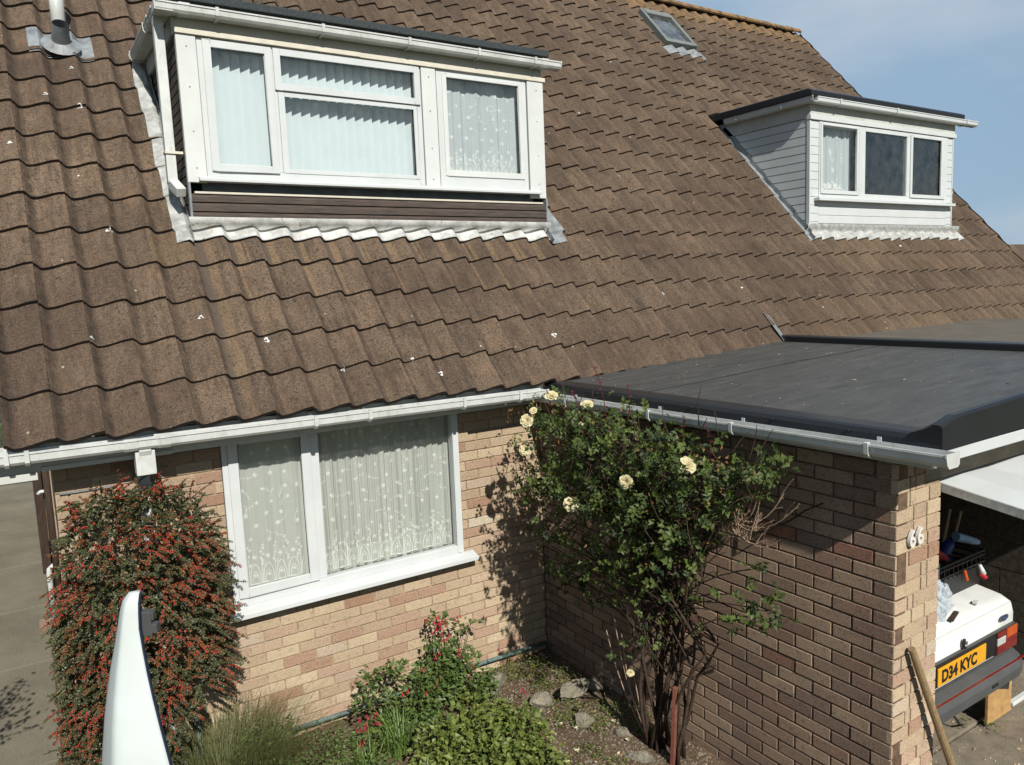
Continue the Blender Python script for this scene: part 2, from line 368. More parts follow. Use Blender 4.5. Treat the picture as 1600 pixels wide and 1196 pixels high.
def tag(o, label=None, cat=None, group=None, kind=None):
    if label: o['label'] = label
    if cat: o['category'] = cat
    if group: o['group'] = group
    if kind: o['kind'] = kind
    return o
def thing(name, loc, label, cat, group=None):
    o = bpy.data.objects.new(name, None); COL.objects.link(o); o.location = loc; o.empty_display_size = .2
    return tag(o, label, cat, group)
def text_obj(name, body, size, loc, xdir, zdir, depth, mat, parent, sx=1., off=0.):
    cu = bpy.data.curves.new(name, 'FONT'); cu.body = body; cu.size = size; cu.extrude = depth; cu.offset = off
    t = bpy.data.objects.new('tmp', cu); COL.objects.link(t)
    bpy.context.view_layer.update()
    me = bpy.data.meshes.new_from_object(t); bpy.data.objects.remove(t)
    xd = Vector(xdir); zd = Vector(zdir); nd = xd.cross(zd)
    for v in me.vertices:
        c = v.co.copy(); v.co = Vector(loc)+xd*c.x*sx+zd*c.y+nd*c.z
    me.materials.clear(); me.materials.append(MT[mat]); me.name = name
    o = bpy.data.objects.new(name, me); COL.objects.link(o); attach(o, parent); return o

def leaf(mb, p, d, n, L_, W_, tint, fold=.25, mi=0):
    d = d.normalized(); sd = d.cross(n)
    if sd.length < 1e-4: sd = d.orthogonal()
    sd.normalize(); n = sd.cross(d)
    a = p; b = p+d*L_; m1 = p+d*L_*.42+n*L_*.05
    l = m1+sd*W_*.5+n*W_*fold; r_ = m1-sd*W_*.5+n*W_*fold
    i = len(mb.v); mb.v.extend((tuple(a), tuple(l), tuple(b), tuple(r_), tuple(m1-n*L_*.0)))
    for f in ((0, 4, 1), (1, 4, 2), (0, 3, 4), (4, 3, 2)):
        mb.f.append(tuple(i+j for j in f)); mb.m.append(mi); mb.a.setdefault('tint', {})[len(mb.f)-1] = tint
def rv0(r_, s_=1.): return Vector((r_.gauss(0, s_), r_.gauss(0, s_), r_.gauss(0, s_)))

# ------------------------------------------------------------------ tiled roof
PW, GA, TH = .23625, .32776, R(48.125)
XE, YE, ZE = -3.3187, -.2599, 2.2735
cT, sT = math.cos(TH), math.sin(TH)
NR = Vector((0, -sT, cT)); SR = Vector((0, cT, sT))
P0 = Vector((0, YE, ZE))-NR*.086
def wave(t):
    return .047*(1+math.cos(math.pi*t/.20))/2 if t < .20 else .056*(1-math.cos(math.pi*(t-.20)/.80))/2
def roof_pt(x, s_, off=0): return P0+Vector((x, 0, 0))+SR*s_+NR*off
def tile_top(x, s_):
    k = (x-XE)/PW; r = s_/GA; fr = r-math.floor(r)
    return roof_pt(x, s_, .030-.022*fr+wave(k-math.floor(k)))
D1 = dict(x0=-2.335, x1=.735, y=.842, zb=3.53, zt=4.83, s=1.66)
D2 = dict(x0=4.586, x1=7.738, y=.864, zb=3.577, zt=4.849, s=1.69)
NROW = 21; SRIDGE = 6.91
def tile_roof(name, xa, xb, parent, wash=None):
    mb = MB(); k0 = int(math.floor((xa-XE)/PW)); k1 = int(math.ceil((xb-XE)/PW)); NT = 18
    for r in range(NROW):
        for k in range(k0, k1):
            tx0 = XE+PW*k; lo, hi = max(tx0, xa), min(tx0+PW, xb)
            if hi-lo < .01: continue
            sB, sE = r*GA, min((r+1)*GA+.05, SRIDGE)
            smid = (r+.5)*GA
            # leave the openings of dormers and skylight free
            cut = False
            for D, top in ((D1, 3.70), (D2, 3.72)):
                if r*GA > D['s']-.10 and r*GA < top:
                    if lo >= D['x0']-.01 and hi <= D['x1']+.01: cut = True
                    elif lo < D['x0'] < hi: hi = D['x0']
                    elif lo < D['x1'] < hi: lo = D['x1']
            if 4.86 < (lo+hi)/2 < 5.46 and 5.65 < smid < 6.4: cut = True
            if cut or hi-lo < .01: continue
            rr = random.Random(r*977+k*31)
            ji = rr.uniform(-.005, .005); jn = rr.uniform(-.002, .004); tilt = rr.uniform(-.004, .004); skew = rr.uniform(-.004, .004)
            tint = min(1, max(0, rr.gauss(.5, .32)))
            lich = 0.
            if parent_lichen:
                d1 = (SRIDGE-smid)/.62; d2 = (VERGE-(lo+hi)/2)/.26
                lich = max(0, 1.0-d1)*.80*(1 if lo > 4.5 else .5); lich = max(lich, max(0, 1.0-d2)*(.55+.3*rr.random()))
            ts = [ (lo-tx0)/PW + ((hi-lo)/PW)*i/NT for i in range(NT+1)]
            rows = []
            for (s_, lift) in ((sB+ji, .030+jn), (sB+ji+(sE-sB)*.35, .030+jn-.0077), (sE, .030+jn*.3-.022*(sE-sB)/GA)):
                rows.append([roof_pt(tx0+t*PW, s_+skew*(t-.5), lift+wave(min(t, .9999))+tilt*(t-.5)) for t in ts])
            thick = .032
            front = [p-NR*thick-SR*.002 for p in rows[0]]
            for i in range(NT):
                t = (ts[i]+ts[i+1])/2
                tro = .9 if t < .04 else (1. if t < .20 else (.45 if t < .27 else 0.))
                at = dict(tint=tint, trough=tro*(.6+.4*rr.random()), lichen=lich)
                if wash:
                    xm = tx0+t*PW
                    wv = we = 0.
                    if smid < 1.75:
                        if -2.345 < xm < -2.265-.012*(5-r) and smid < 1.65: wv = .40+.09*r
                        elif -2.29 <= xm < -2.235: we = .28
                        if D1['x0'] < xm < D1['x1'] and smid > 1.0:
                            pass
                        if D1['x0']+.2 < xm < D1['x1'] and r == 4:
                            if .03 < t < .30: wv = .7
                            elif t < .34+.30*rr.random(): we = .55
                        if D1['x0']+.2 < xm < D1['x1'] and r == 3 and .2 < t < .34 and k % 3 and rr.random() < .6: we = .5
                        if D1['x0']-.3 < xm < D1['x0'] and r >= 4: we = .35
                    at['wash'] = wv; at['washedge'] = we
                if D2['x0']-.1 < tx0 < D2['x1'] and r in (3, 4): at['washedge'] = .22
                if 3.2 < tx0 < 9 and r <= 1: at['washedge'] = max(at.get('washedge', 0), .15)
                for q in range(2): mb.face((rows[q][i], rows[q][i+1], rows[q+1][i+1], rows[q+1][i]), **at)
                at2 = dict(tint=tint*.4, trough=1., butt_shade=.72)
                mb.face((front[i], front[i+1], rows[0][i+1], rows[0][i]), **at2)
            # raised right hand edge of the roll, and the left edge
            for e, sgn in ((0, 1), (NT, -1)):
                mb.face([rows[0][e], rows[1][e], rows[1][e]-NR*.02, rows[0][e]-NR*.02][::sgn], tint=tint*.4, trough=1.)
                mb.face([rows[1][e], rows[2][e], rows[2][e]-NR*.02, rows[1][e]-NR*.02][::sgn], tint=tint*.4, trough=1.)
    o = mb.build(name, 'tile', parent)
    return o
XL, XPARTY, VERGE = -3.56, 2.84, 9.094

def undercloak(parent, xa, xb, D):
    mb = MB()   # roofing underlay below the tiles with an opening at the dormer
    def strip(x0, x1, s0, s1):
        mb.face((roof_pt(x0, s0, -.006), roof_pt(x1, s0, -.006), roof_pt(x1, s1, -.006), roof_pt(x0, s1, -.006)))
    top = 3.72
    strip(xa, D['x0'], .03, SRIDGE); strip(D['x1'], xb, .03, SRIDGE)
    strip(D['x0'], D['x1'], .03, D['s']); strip(D['x0'], D['x1'], top, SRIDGE)
    return mb.build('underlay', 'felt', parent)
def ridge(parent, x0, x1):
    mb = MB(); x = x0; rr = random.Random(3)
    pk = roof_pt(0, SRIDGE, .0)
    while x < x1-.05:
        e = min(x+.45, x1); prof = []
        dz = rr.uniform(-.004, .006)
        for i in range(9):
            a = math.pi*(i/8); prof.append((-.125*math.cos(a), .035+.085*math.sin(a)+dz))
        prof2 = [(p*.86, q-.018) for p, q in prof][::-1]
        mb.extrude(prof+prof2, (x+.003, pk.y, pk.z), (e-.003, pk.y, pk.z), Vector((0, 1, 0)), Vector((0, 0, 1)), tint=.35+.4*rr.random(), lichen=.9, trough=.2)
        x = e
    return mb.build('ridge_tile_run', 'tile', parent)

# ------------------------------------------------------------------ brickwork in real bricks
def brick_wall(parent, name, origin, ux, length, z0, z1, nrm, mat, mort, openings=(), offset=0, seed=1, pal=1., zj=.2592, depth=.0085, ends=None):
    """stretcher bond on the plane origin+ux*u+z ; nrm points outwards"""
    mb = MB(); rr = random.Random(seed); O = Vector(origin); ux = Vector(ux); nrm = Vector(nrm)
    c0 = int(math.floor((z0-zj)/.075)); c1 = int(math.ceil((z1-zj)/.075))
    flip = ux.cross(Vector((0, 0, 1))).dot(nrm) < 0
    for c in range(c0, c1):
        zb, zt = zj+c*.075, zj+c*.075+.065
        zb, zt = max(zb, z0), min(zt, z1)
        if zt-zb < .012: continue
        shift = (offset+(.1125 if c % 2 else 0)) % .225
        u = shift-.225
        while u < length:
            a, b = max(u, 0), min(u+.215, length); u += .225
            if b-a < .012: continue
            spans = [(a, b)]
            for (oa, ob, oz0, oz1) in openings:
                if zt > oz0+.01 and zb < oz1-.01:
                    ns = []
                    for (p, q) in spans:
                        if q <= oa or p >= ob: ns.append((p, q)); continue
                        if p < oa-.012: ns.append((p, oa))
                        if q > ob+.012: ns.append((ob, q))
                    spans = ns
            for (p, q) in spans:
                j = rr.uniform(-.0012, .0022); tint = rr.random()*pal; dz0 = rr.uniform(-.001, .001)
                zz0, zz1 = zb+dz0, zt+dz0+rr.uniform(-.001, .001); p2 = p+rr.uniform(0, .0015); q2 = q-rr.uniform(0, .0015)
                ch = .0025
                outer = [O+ux*x+Vector((0, 0, z))+nrm*(j) for x, z in ((p2+ch, zz0+ch), (q2-ch, zz0+ch), (q2-ch, zz1-ch), (p2+ch, zz1-ch))]
                mid = [O+ux*x+Vector((0, 0, z))+nrm*(j-ch) for x, z in ((p2, zz0), (q2, zz0), (q2, zz1), (p2, zz1))]
                inn = [v-nrm*(depth+.004+j) for v in mid]
                fs = [(0, 1, 2, 3)]+[(4+i, 4+(i+1) % 4, (i+1) % 4, i) for i in range(4)]+[(8+i, 8+(i+1) % 4, 4+(i+1) % 4, 4+i) for i in range(4)]
                if flip: fs = [f[::-1] for f in fs]
                mb.poly(outer+mid+inn, fs, 0, tint=tint)
    # mortar bed
    rects = [(0, length, z0, z1)]
    for (oa, ob, oz0, oz1) in openings:
        ns = []
        for (a, b, p, q) in rects:
            if ob <= a or oa >= b or oz1 <= p or oz0 >= q: ns.append((a, b, p, q)); continue
            if oa > a: ns.append((a, oa, p, q))
            if ob < b: ns.append((ob, b, p, q))
            if oz0 > p: ns.append((max(a, oa), min(b, ob), p, oz0))
            if oz1 < q: ns.append((max(a, oa), min(b, ob), oz1, q))
        rects = ns
    for (a, b, p, q) in rects:
        if b-a < .001 or q-p < .001: continue
        f = [O+ux*x+Vector((0, 0, z))-nrm*depth for x, z in ((a, p), (b, p), (b, q), (a, q))]
        g = [v-nrm*.08 for v in f]
        fs = [(0, 1, 2, 3), (7, 6, 5, 4)]+[(4+i, 4+(i+1) % 4, (i+1) % 4, i) for i in range(4)]
        if flip: fs = [x[::-1] for x in fs]
        mb.poly(f+g, fs, 1)
    return mb.build(name, [mat, mort], parent)

# ================================================================== LEFT HOUSE
house = thing('brick_house', (-.3, 0, 0), 'buff brick bungalow with brown tiled roof, lace curtained front window and dark boarded dormer', 'house')
parent_lichen = True
tile_roof('roof', XL, XPARTY, house, wash=True)
undercloak(house, XL, XPARTY, D1)
ridge(house, XL, XPARTY)
# front wall: opening for the window
WX0, WX1, WZ0, WZ1 = -2.44, -.745, .985, 2.09
HL = -3.35
brick_wall(house, 'wall', (HL, 0, 0), (1, 0, 0), -HL, -.1, 2.22, (0, -1, 0), 'brick', 'mortar', [(WX0-HL-.004, WX1-HL+.004, WZ0-.03, WZ1+.14)], offset=(-1.352-.01-HL) % .225, seed=4)
mb = MB(); mb.box(HL+.001, HL+.09, .09, 8.2, -.1, 2.25); mb.build('side_wall', 'brick', house)
mb = MB(); mb.box(HL+.1, VERGE-.2, 8.0, 8.2, 0, 2.4); mb.build('rear_wall', 'brick', house)
# eaves joinery
mb = MB(); mb.box(-3.62, -.06, -.165, -.145, 2.085, 2.235); mb.box(-3.62, -.06, -.145, .05, 2.0995, 2.115)
mb.build('fascia', 'grey_fascia', house, bevel=.002)
mb = MB(); mb.box(-3.60, -3.42, -.20, -.17, 2.045, 2.085); mb.box(-3.40, -2.74, -.1795, -.165, 2.082, 2.108)
mb.build('fascia_offcut', 'grey_fascia', house, bevel=.002)
def gutter_prof(wd=.112, h=.066, t=.004):
    return [(0, h), (0, .012), (.014, 0), (wd-.020, 0), (wd-.006, .016), (wd-.002, h-.012), (wd+.004, h-.010), (wd+.004, h), (wd-.006, h), (wd-.006, h-.008), (wd-.010, .018), (wd-.022, t), (.015, t), (t, .014), (t, h)]
def gutter(parent, name, a, b, outd, brk=(), joints=(), wd=.112, h=.066, mat='gutter', endcap=(0, 0), clip='gutter_bracket'):
    a = Vector(a); b = Vector(b); outd = Vector(outd); Z = Vector((0, 0, 1)); mb = MB()
    mb.extrude(gutter_prof(wd, h), a, b, outd, Z)
    d = (b-a).normalized()
    for e, q in ((a, endcap[0]), (b, endcap[1])):
        if q: mb.extrude([(-.002, h+.004), (-.002, .008), (.012, -.004), (wd-.018, -.004), (wd-.003, .014), (wd+.006, h-.012), (wd+.006, h+.004)], e-d*.004, e+d*.004, outd, Z)
    for t in joints:
        p = a.lerp(b, t); mb.extrude([(-.002, h+.003), (-.002, .008), (.012, -.004), (wd-.018, -.004), (wd-.003, .014), (wd+.003, h-.013), (wd+.008, h-.011), (wd+.008, h+.004), (wd-.008, h+.004), (wd-.008, h-.01), (wd-.014, .02), (.012, .002), (.002, .012), (.002, h+.003)], p-d*.035, p+d*.035, outd, Z)
    g = mb.build(name, mat, parent)
    for t in brk:
        p = a.lerp(b, t); mb = MB()
        mb.extrude([(-.004, h+.02), (-.004, -.004), (.012, -.009), (wd-.012, -.009), (wd+.006, .010), (wd+.010, h+.006), (wd-.012, h+.008), (wd-.010, h+.003), (wd+.005, h+.002), (wd+.001, .012), (wd-.014, -.004), (.012, -.004), (.0, .0), (.0, h+.02)], p-d*.011, p+d*.011, outd, Z)
        mb.build(clip, mat, g)
    return g
g = gutter(house, 'gutter', (-3.75, -.182, 2.152), (-.10, -.182, 2.134), (0, -1, 0), brk=(.055, .08, .505, .605, .80, .93), joints=(.215, .262, .955))
tag(g, 'white plastic eaves gutter on the front of the house')
def downpipe(parent, name, pts, w=.065, mat='gutter'):
    mb = MB()
    for a, b in zip(pts[:-1], pts[1:]):
        a = Vector(a); b = Vector(b); d = (b-a).normalized(); x = Vector((1, 0, 0)); x = (x-d*x.dot(d)).normalized(); y = d.cross(x)
        mb.obox((a+b)/2, x*w/2, y*w/2, d*((b-a).length/2+.004))
    return mb.build(name, mat, parent, bevel=.004)
dp = downpipe(house, 'downpipe', [(-2.895, -.245, 2.15), (-2.895, -.20, 2.05), (-2.895, -.045, 1.97), (-2.895, -.045, .1)])
mb = MB(); mb.box(-2.947, -2.843, -.262, -.162, 1.995, 2.135); mb.build('hopper_outlet', 'gutter', dp, bevel=.004)
mb = MB(); mb.tube([(-2.94, -.03, 2.0), (-2.93, -.09, 1.93), (-2.86, -.10, 1.97), (-2.83, -.06, 2.02)], .004, 6); mb.build('loose_cable', 'cable', dp)
# vents / slate course
mb = MB(); mb.box(-.66, -.15, -.018, -.002, 1.899, 1.907); mb.build('damp_course_strip', 'cable', house)
mb = MB(); mb.box(-3.33, -3.05, -.014, -.002, 1.904, 1.912); mb.build('damp_course_strip', 'lead_dark', house)

# ---- window helper
def frame_rect(mb, x0, x1, z0, z1, t, y0, y1, b=None):
    """four members butted, thickness t (or dict of l r t b)"""
    l, r_, tt, bb = t if isinstance(t, tuple) else (t, t, t, t)
    mb.box(x0, x0+l, y0, y1, z0, z1); mb.box(x1-r_, x1, y0, y1, z0, z1)
    mb.box(x0+l, x1-r_, y0, y1, z1-tt, z1); mb.box(x0+l, x1-r_, y0, y1, z0, z0+bb)
def pane(parent, x0, x1, z0, z1, y, mat='glass', name='pane'):
    mb = MB(); mb.face(((x0, y, z0), (x1, y, z0), (x1, y, z1), (x0, y, z1))); return mb.build(name, mat, parent)
def pleat_curtain(parent, name, x0, x1, z0, z1, y, mat, pleats, amp, seed=1, gather=None, n=None):
    rr = random.Random(seed); n = n or int((x1-x0)*150); mb = MB(); nz_ = 8
    ph = [rr.uniform(0, 6.28) for _ in range(4)]
    def yy(x, z):
        u = (x-x0)/(x1-x0); a = 0
        a += math.sin(u*pleats*6.28+ph[0]+.8*math.sin(u*9+ph[1]))*.6+math.sin(u*pleats*2.3*6.28+ph[2])*.25+math.sin(u*pleats*.47*6.28+ph[3])*.5
        return y+amp*a*(.75+.25*(z1-z)/(z1-z0))
    for i in range(n):
        xa, xb = x0+(x1-x0)*i/n, x0+(x1-x0)*(i+1)/n
        for j in range(nz_):
            za, zb = z0+(z1-z0)*j/nz_, z0+(z1-z0)*(j+1)/nz_
            mb.face(((xa, yy(xa, za), za), (xb, yy(xb, za), za), (xb, yy(xb, zb), zb), (xa, yy(xa, zb), zb)))
    o = mb.build(name, mat, parent, smooth=True); bm = bmesh.new(); bm.from_mesh(o.data); bmesh.ops.remove_doubles(bm, verts=bm.verts, dist=1e-5); bm.to_mesh(o.data); bm.free()
    for p in o.data.polygons: p.use_smooth = True
    return o, yy
def lace(parent, name, yy, x0, x1, z0, z1, border=.22, seed=2, mat='lace', k=1.):
    """embroidered motifs stitched on the net: sprigs of five petalled flowers above a scalloped hem"""
    rr = random.Random(seed); mb = MB()
    def P(x, z, d=-.003): return (x, yy(min(max(x, x0), x1), min(max(z, z0), z1))+d, z)
    def petal(cx, cz, a, l, w_):
        ca, sa = math.cos(a), math.sin(a)
        q = [(0, 0), (l*.55, w_), (l, 0), (l*.55, -w_)]
        mb.face([P(cx+ca*p-sa*r_, cz+sa*p+ca*r_) for p, r_ in q])
    def ribbon(pts, w_):
        for (a, b) in zip(pts[:-1], pts[1:]):
            dx, dz = b[0]-a[0], b[1]-a[1]; l = math.hypot(dx, dz) or 1; nx, nz2 = -dz/l*w_, dx/l*w_
            if all(x0+.004 < p[0] < x1-.004 and z0+.004 < p[1] < z1 for p in (a, b)):
                mb.face([P(a[0]+nx, a[1]+nz2), P(b[0]+nx, b[1]+nz2), P(b[0]-nx, b[1]-nz2), P(a[0]-nx, a[1]-nz2)])
    def flower(cx, cz, s_):
        if not (x0+s_ < cx < x1-s_ and z0+s_ < cz < z1-s_): return
        a0 = rr.uniform(0, 6)
        for i in range(5): petal(cx, cz, a0+i*1.2566, s_, s_*.32)
    zz = z0+border; row = 0
    while zz < z1-.03:
        xx = x0+.03+(.06 if row % 2 else 0)
        while xx < x1-.02:
            flower(xx+rr.uniform(-.02, .02)*k, zz+rr.uniform(-.012, .012)*k, rr.uniform(.013, .019)*k)
            if rr.random() < .6:
                a = rr.uniform(0, 6.28); px, pz = xx, zz; pts = [(px, pz)]
                for _ in range(6): a += rr.uniform(-.5, .6); px += .012*k*math.cos(a); pz += .012*k*math.sin(a); pts.append((px, pz))
                ribbon(pts, .0013*k)
                for q in pts[2::2]:
                    if x0+.01 < q[0] < x1-.01 and z0+.01 < q[1] < z1-.01: petal(q[0], q[1], a+1.3, .012*k, .004*k)
            xx += rr.uniform(.10, .14)*k
        zz += .085*k; row += 1
    # hem: arches, spikes and clustered florets
    xx = x0+.02
    while xx < x1-.03:
        wd = .085*k
        arc = [(xx+wd/2-wd*.42*math.cos(t*math.pi/8), z0+.012+border*.42*math.sin(t*math.pi/8)) for t in range(9)]
        ribbon(arc, .0024*k)
        arc = [(xx+wd/2-wd*.25*math.cos(t*math.pi/8), z0+.012+border*.26*math.sin(t*math.pi/8)) for t in range(9)]
        ribbon(arc, .0018*k)
        ribbon([(xx, z0+.01), (xx+.004, z0+border*.35), (xx, z0+border*.62)], .0022*k)
        for q in range(7):
            flower(xx+rr.uniform(-.018, .018), z0+border*(.45+.07*q), rr.uniform(.009, .014)*k)
        flower(xx+wd/2, z0+border*.62, .017*k); flower(xx+wd/2, z0+border*.2, .014*k)
        ribbon([(xx, z0+.008), (xx+wd, z0+.008)], .004*k)
        xx += wd
    return tag(mb.build(name, mat, parent), kind='stuff')
def room(parent, x0, x1, y0, y1, z0, z1, mat='room'):
    mb = MB(); mb.face(((x0, y1, z0), (x1, y1, z0), (x1, y1, z1), (x0, y1, z1)))
    mb.face(((x0, y0, z0), (x0, y1, z0), (x0, y1, z1), (x0, y0, z1))); mb.face(((x1, y0, z0), (x1, y1, z0), (x1, y1, z1), (x1, y0, z1)))
    mb.face(((x0, y0, z0), (x1, y0, z0), (x1, y1, z0), (x0, y1, z0))); mb.face(((x0, y0, z1), (x1, y0, z1), (x1, y1, z1), (x0, y1, z1)))
    return mb.build('room_lining', mat, parent)

# ---- ground floor window
mb = MB()
frame_rect(mb, WX0, WX1, WZ0, WZ1+.06, (.05, .05, .05, .06), -.012, .055)
mb.box(-1.90, -1.815, -.0115, .055, WZ0+.06, WZ1+.01)                 # mullion
win = mb.build('window', 'upvc', house, bevel=.004)
tag(win, 'two-light white plastic window with lace net curtains')
mb = MB(); frame_rect(mb, -2.405, -1.875, 1.045, WZ1+.02, (.062, .062, .06, .062), -.026, -.0125); mb.build('casement', 'upvc', win, bevel=.004)
mb = MB(); mb.extrude([(-.095, .93), (-.095, .962), (-.013, .986), (.02, .986), (.02, .93)], (-2.485, 0, 0), (-.665, 0, 0), Vector((0, 1, 0)), Vector((0, 0, 1)))
mb.build('window_sill', 'upvc', win, bevel=.003)
pane(win, -2.345, -1.94, 1.10, 2.09, -.004); pane(win, -1.82, -.79, 1.04, 2.09, .015)
cu1, yy1 = pleat_curtain(win, 'net_curtain', -2.39, -1.87, 1.06, 2.1, .045, 'net', 6, .009, 3)
cu2, yy2 = pleat_curtain(win, 'net_curtain', -1.84, -.76, 1.035, 2.1, .095, 'net', 17, .021, 5, n=300)
lace(win, 'lace_pattern', yy1, -2.34, -1.94, 1.09, 2.06, .30, 2, k=1.0); lace(win, 'lace_pattern', yy2, -1.82, -.79, 1.05, 2.06, .28, 4, k=1.0)
room(house, HL+.1, -.02, .09, 3.0, 0, 2.15, 'room')
mb = MB(); mb.box(-1.84, -.76, .06, .62, .98, 1.0); mb.build('inner_sill', 'upvc', house)
# hanging plant seen behind the net
# ---- left dormer
dm = MB()
x0, x1, yf = D1['x0'], D1['x1'], D1['y']
def z_at(y): return ZE+(y-YE)*math.tan(TH)-.02
# left corner post, right post, middle panel, head
dm.box(x0, -2.205, yf-.02, yf+.03, 3.80, 4.7995); dm.box(.565, x1, yf-.02, yf+.03, 3.775, 4.80); dm.box(-.475, -.345, yf-.018, yf+.03, 3.845, 4.7995); dm.box(x0+.001, x1-.001, yf+.002, yf+.03, 4.7995, 4.833)
dormer = dm.build('dormer', 'dirty_white', house, bevel=.003)
tag(dormer, 'flat-roofed dormer with white framed windows above dark boards')
mb = MB(); mb.box(x0, x1, yf+.0, yf+.05, 4.834, 4.99); mb.build('dormer_fascia', 'grey_fascia', dormer, bevel=.002)
mb = MB(); mb.box(x0-.004, -1.0, yf-.034, yf+.03, 4.80, 4.834); mb.box(-1.0, x1+.02, yf-.031, yf+.03, 4.797, 4.833); mb.build('drip_trim', 'trim', dormer, bevel=.002)
mb = MB()
frame_rect(mb, -2.20, -.48, 3.845, 4.797, (.04, .04, .04, .05), yf-.006, yf+.05)
mb.box(-1.705, -1.655, yf-.0055, yf+.05, 3.895, 4.757); mb.box(-1.655, -.52, yf-.0055, yf+.05, 4.475, 4.53)
f1 = mb.build('window_frame', 'upvc', dormer, bevel=.004)
mb = MB(); frame_rect(mb, -2.165, -1.685, 3.885, 4.785, .052, yf-.022, yf-.0065); mb.build('casement', 'upvc', dormer, bevel=.004); mb = MB(); frame_rect(mb, -1.675, -.495, 4.49, 4.785, .048, yf-.022, yf-.0065); frame_rect(mb, -1.655, -.525, 3.895, 4.478, (.045, .03, .03, .03), yf-.010, yf-.0058)
mb.build('casement', 'upvc', dormer, bevel=.004)
mb = MB(); frame_rect(mb, -.335, .555, 3.845, 4.797, (.05, .045, .03, .085), yf-.008, yf+.05); mb.build('window_frame', 'upvc', dormer, bevel=.003)
mb = MB(); frame_rect(mb, -.285, .51, 3.935, 4.767, (.038, .038, .03, .05), yf-.016, yf+.0); mb.build('casement', 'dirty_white', dormer, bevel=.003)
pane(dormer, -2.12, -1.73, 3.935, 4.74, yf+.0); pane(dormer, -1.63, -.54, 4.535, 4.74, yf+.0); pane(dormer, -1.615, -.55, 3.92, 4.45, yf+.01)
pane(dormer, -.25, .475, 3.98, 4.745, yf+.004)
mb = MB(); mb.extrude([(yf-.075, 3.805), (yf-.075, 3.824), (yf-.02, 3.845), (yf+.03, 3.845), (yf+.03, 3.805)], (-2.265, 0, 0), (.655, 0, 0), Vector((0, 1, 0)), Vector((0, 0, 1)))
mb.build('window_sill', 'upvc', dormer, bevel=.002)
mb = MB()
for xx in (-2.27, .66, -.41):
    for zz in (4.72, 4.45, 4.15, 3.90): mb.tube([(xx, yf-.0205, zz), (xx, yf-.0235, zz)], .005, 8)
tag(mb.build('screw_heads', 'lead_dark', dormer), kind='stuff')
# vertical blinds
def blinds(parent, xa, xb, za, zb, y, w_=.089, ang=R(28)):
    mb = MB(); x = xa+.03; rr = random.Random(2)
    while x < xb-.02:
        a = ang+rr.uniform(-.04, .04); dx, dy = w_/2*math.cos(a), w_/2*math.sin(a)
        mb.face(((x-dx, y+dy, za), (x+dx, y-dy, za), (x+dx, y-dy, zb), (x-dx, y+dy, zb)))
        x += .072
    return mb.build('vertical_blind', 'blind', parent)
blinds(dormer, -2.18, -.50, 3.87, 4.80, yf+.105)
cu3, yy3 = pleat_curtain(dormer, 'net_curtain', -.30, .54, 3.90, 4.80, yf+.085, 'net_up', 9, .012, 9, n=150)
lace(dormer, 'lace_pattern', yy3, -.25, .48, 3.97, 4.72, .20, 6, k=1.1)
room(dormer, x0+.03, x1-.03, yf+.06, yf+1.6, 3.6, 4.96, 'room_dark')
# apron boards below the sill
mb = MB(); mb.box(-2.24, .60, yf+.004, yf+.03, 3.738, 3.804); mb.build('recess_board', 'slate_board', dormer)
mb = MB(); mb.box(-2.30, .69, yf-.030, yf-.0, 3.722, 3.737); mb.build('cream_bead', 'trim', dormer, bevel=.002)
mb = MB()
for i, (za, zb) in enumerate(((3.665, 3.722), (3.60, 3.6648), (3.535, 3.5995))):
    mb.extrude([(yf+.02, za), (yf-.030, za), (yf-.030, zb-.022), (yf-.020, zb-.012), (yf-.020, zb-.0005), (yf+.02, zb-.0005)], (x0+.012, 0, 0), (x1-.012, 0, 0), Vector((0, 1, 0)), Vector((0, 0, 1)))
    mb.box(x0+.012, x1-.012, yf-.0195, yf+.02, zb-.012, zb-.0008)
mb.build('dark_cladding', 'wood_dark', dormer, bevel=.0015)
mb = MB(); mb.box(x0-.004, x0+.0115, yf-.032, yf+.02, 3.50, 3.80); mb.build('corner_bead', 'lead_dark', dormer, bevel=.002)
mb = MB(); mb.box(x1-.0115, x1+.004, yf-.032, yf+.02, 3.50, 3.775)
mb.build('corner_bead', 'lead_dark', dormer, bevel=.002)
# cheeks: shiplap boards following the slope
def cheek(parent, name, x, sgn, zt, mat, y0, bh=.065, board_in=.012, zstart=None):
    mb = MB(); z = zt
    while z > z_at(y0)-.05:
        zb = z-bh; y1 = YE+(z+.02-ZE)/math.tan(TH)+.05; y1b = YE+(zb+.02-ZE)/math.tan(TH)+.05
        if y1 > y0+.02:
            y1b = max(y1b, y0+.01); g = .012
            def quad(xo, za_, zb_, ya, yb): mb.face([(xo, y0, zb_), (xo, yb, zb_), (xo, ya, za_), (xo, y0, za_)][::-1 if sgn > 0 else 1])
            xa, xb = x+sgn*.004, x-sgn*.008
            quad(xa, z-g, zb, y1, y1b)
            quad(xb, z, z-g, y1, y1)
            mb.face([(xa, y0, z-g), (xa, y1, z-g), (xb, y1, z-g), (xb, y0, z-g)])
            mb.face([(xa, y0, zb), (xa, y1b, zb), (xb, y1b, zb), (xb, y0, zb)])
        z = zb
    return mb.build(name, mat, parent)
cheek(dormer, 'dark_cheek_cladding', x0+.004, -1, 4.83, 'wood_dark', yf+.03)
mb = MB(); mb.face([(x1-.004, yf+.03, 3.5), (x1-.004, 2.35, 5.0), (x1-.004, yf+.03, 5.0)]); mb.build('cheek_board', 'wood_dark', dormer); mb = MB(); mb.face([(x0+.02, yf+.03, 3.5), (x0+.02, 2.35, 5.0), (x0+.02, yf+.03, 5.0)]); mb.build('cheek_board', 'wood_dark', dormer)
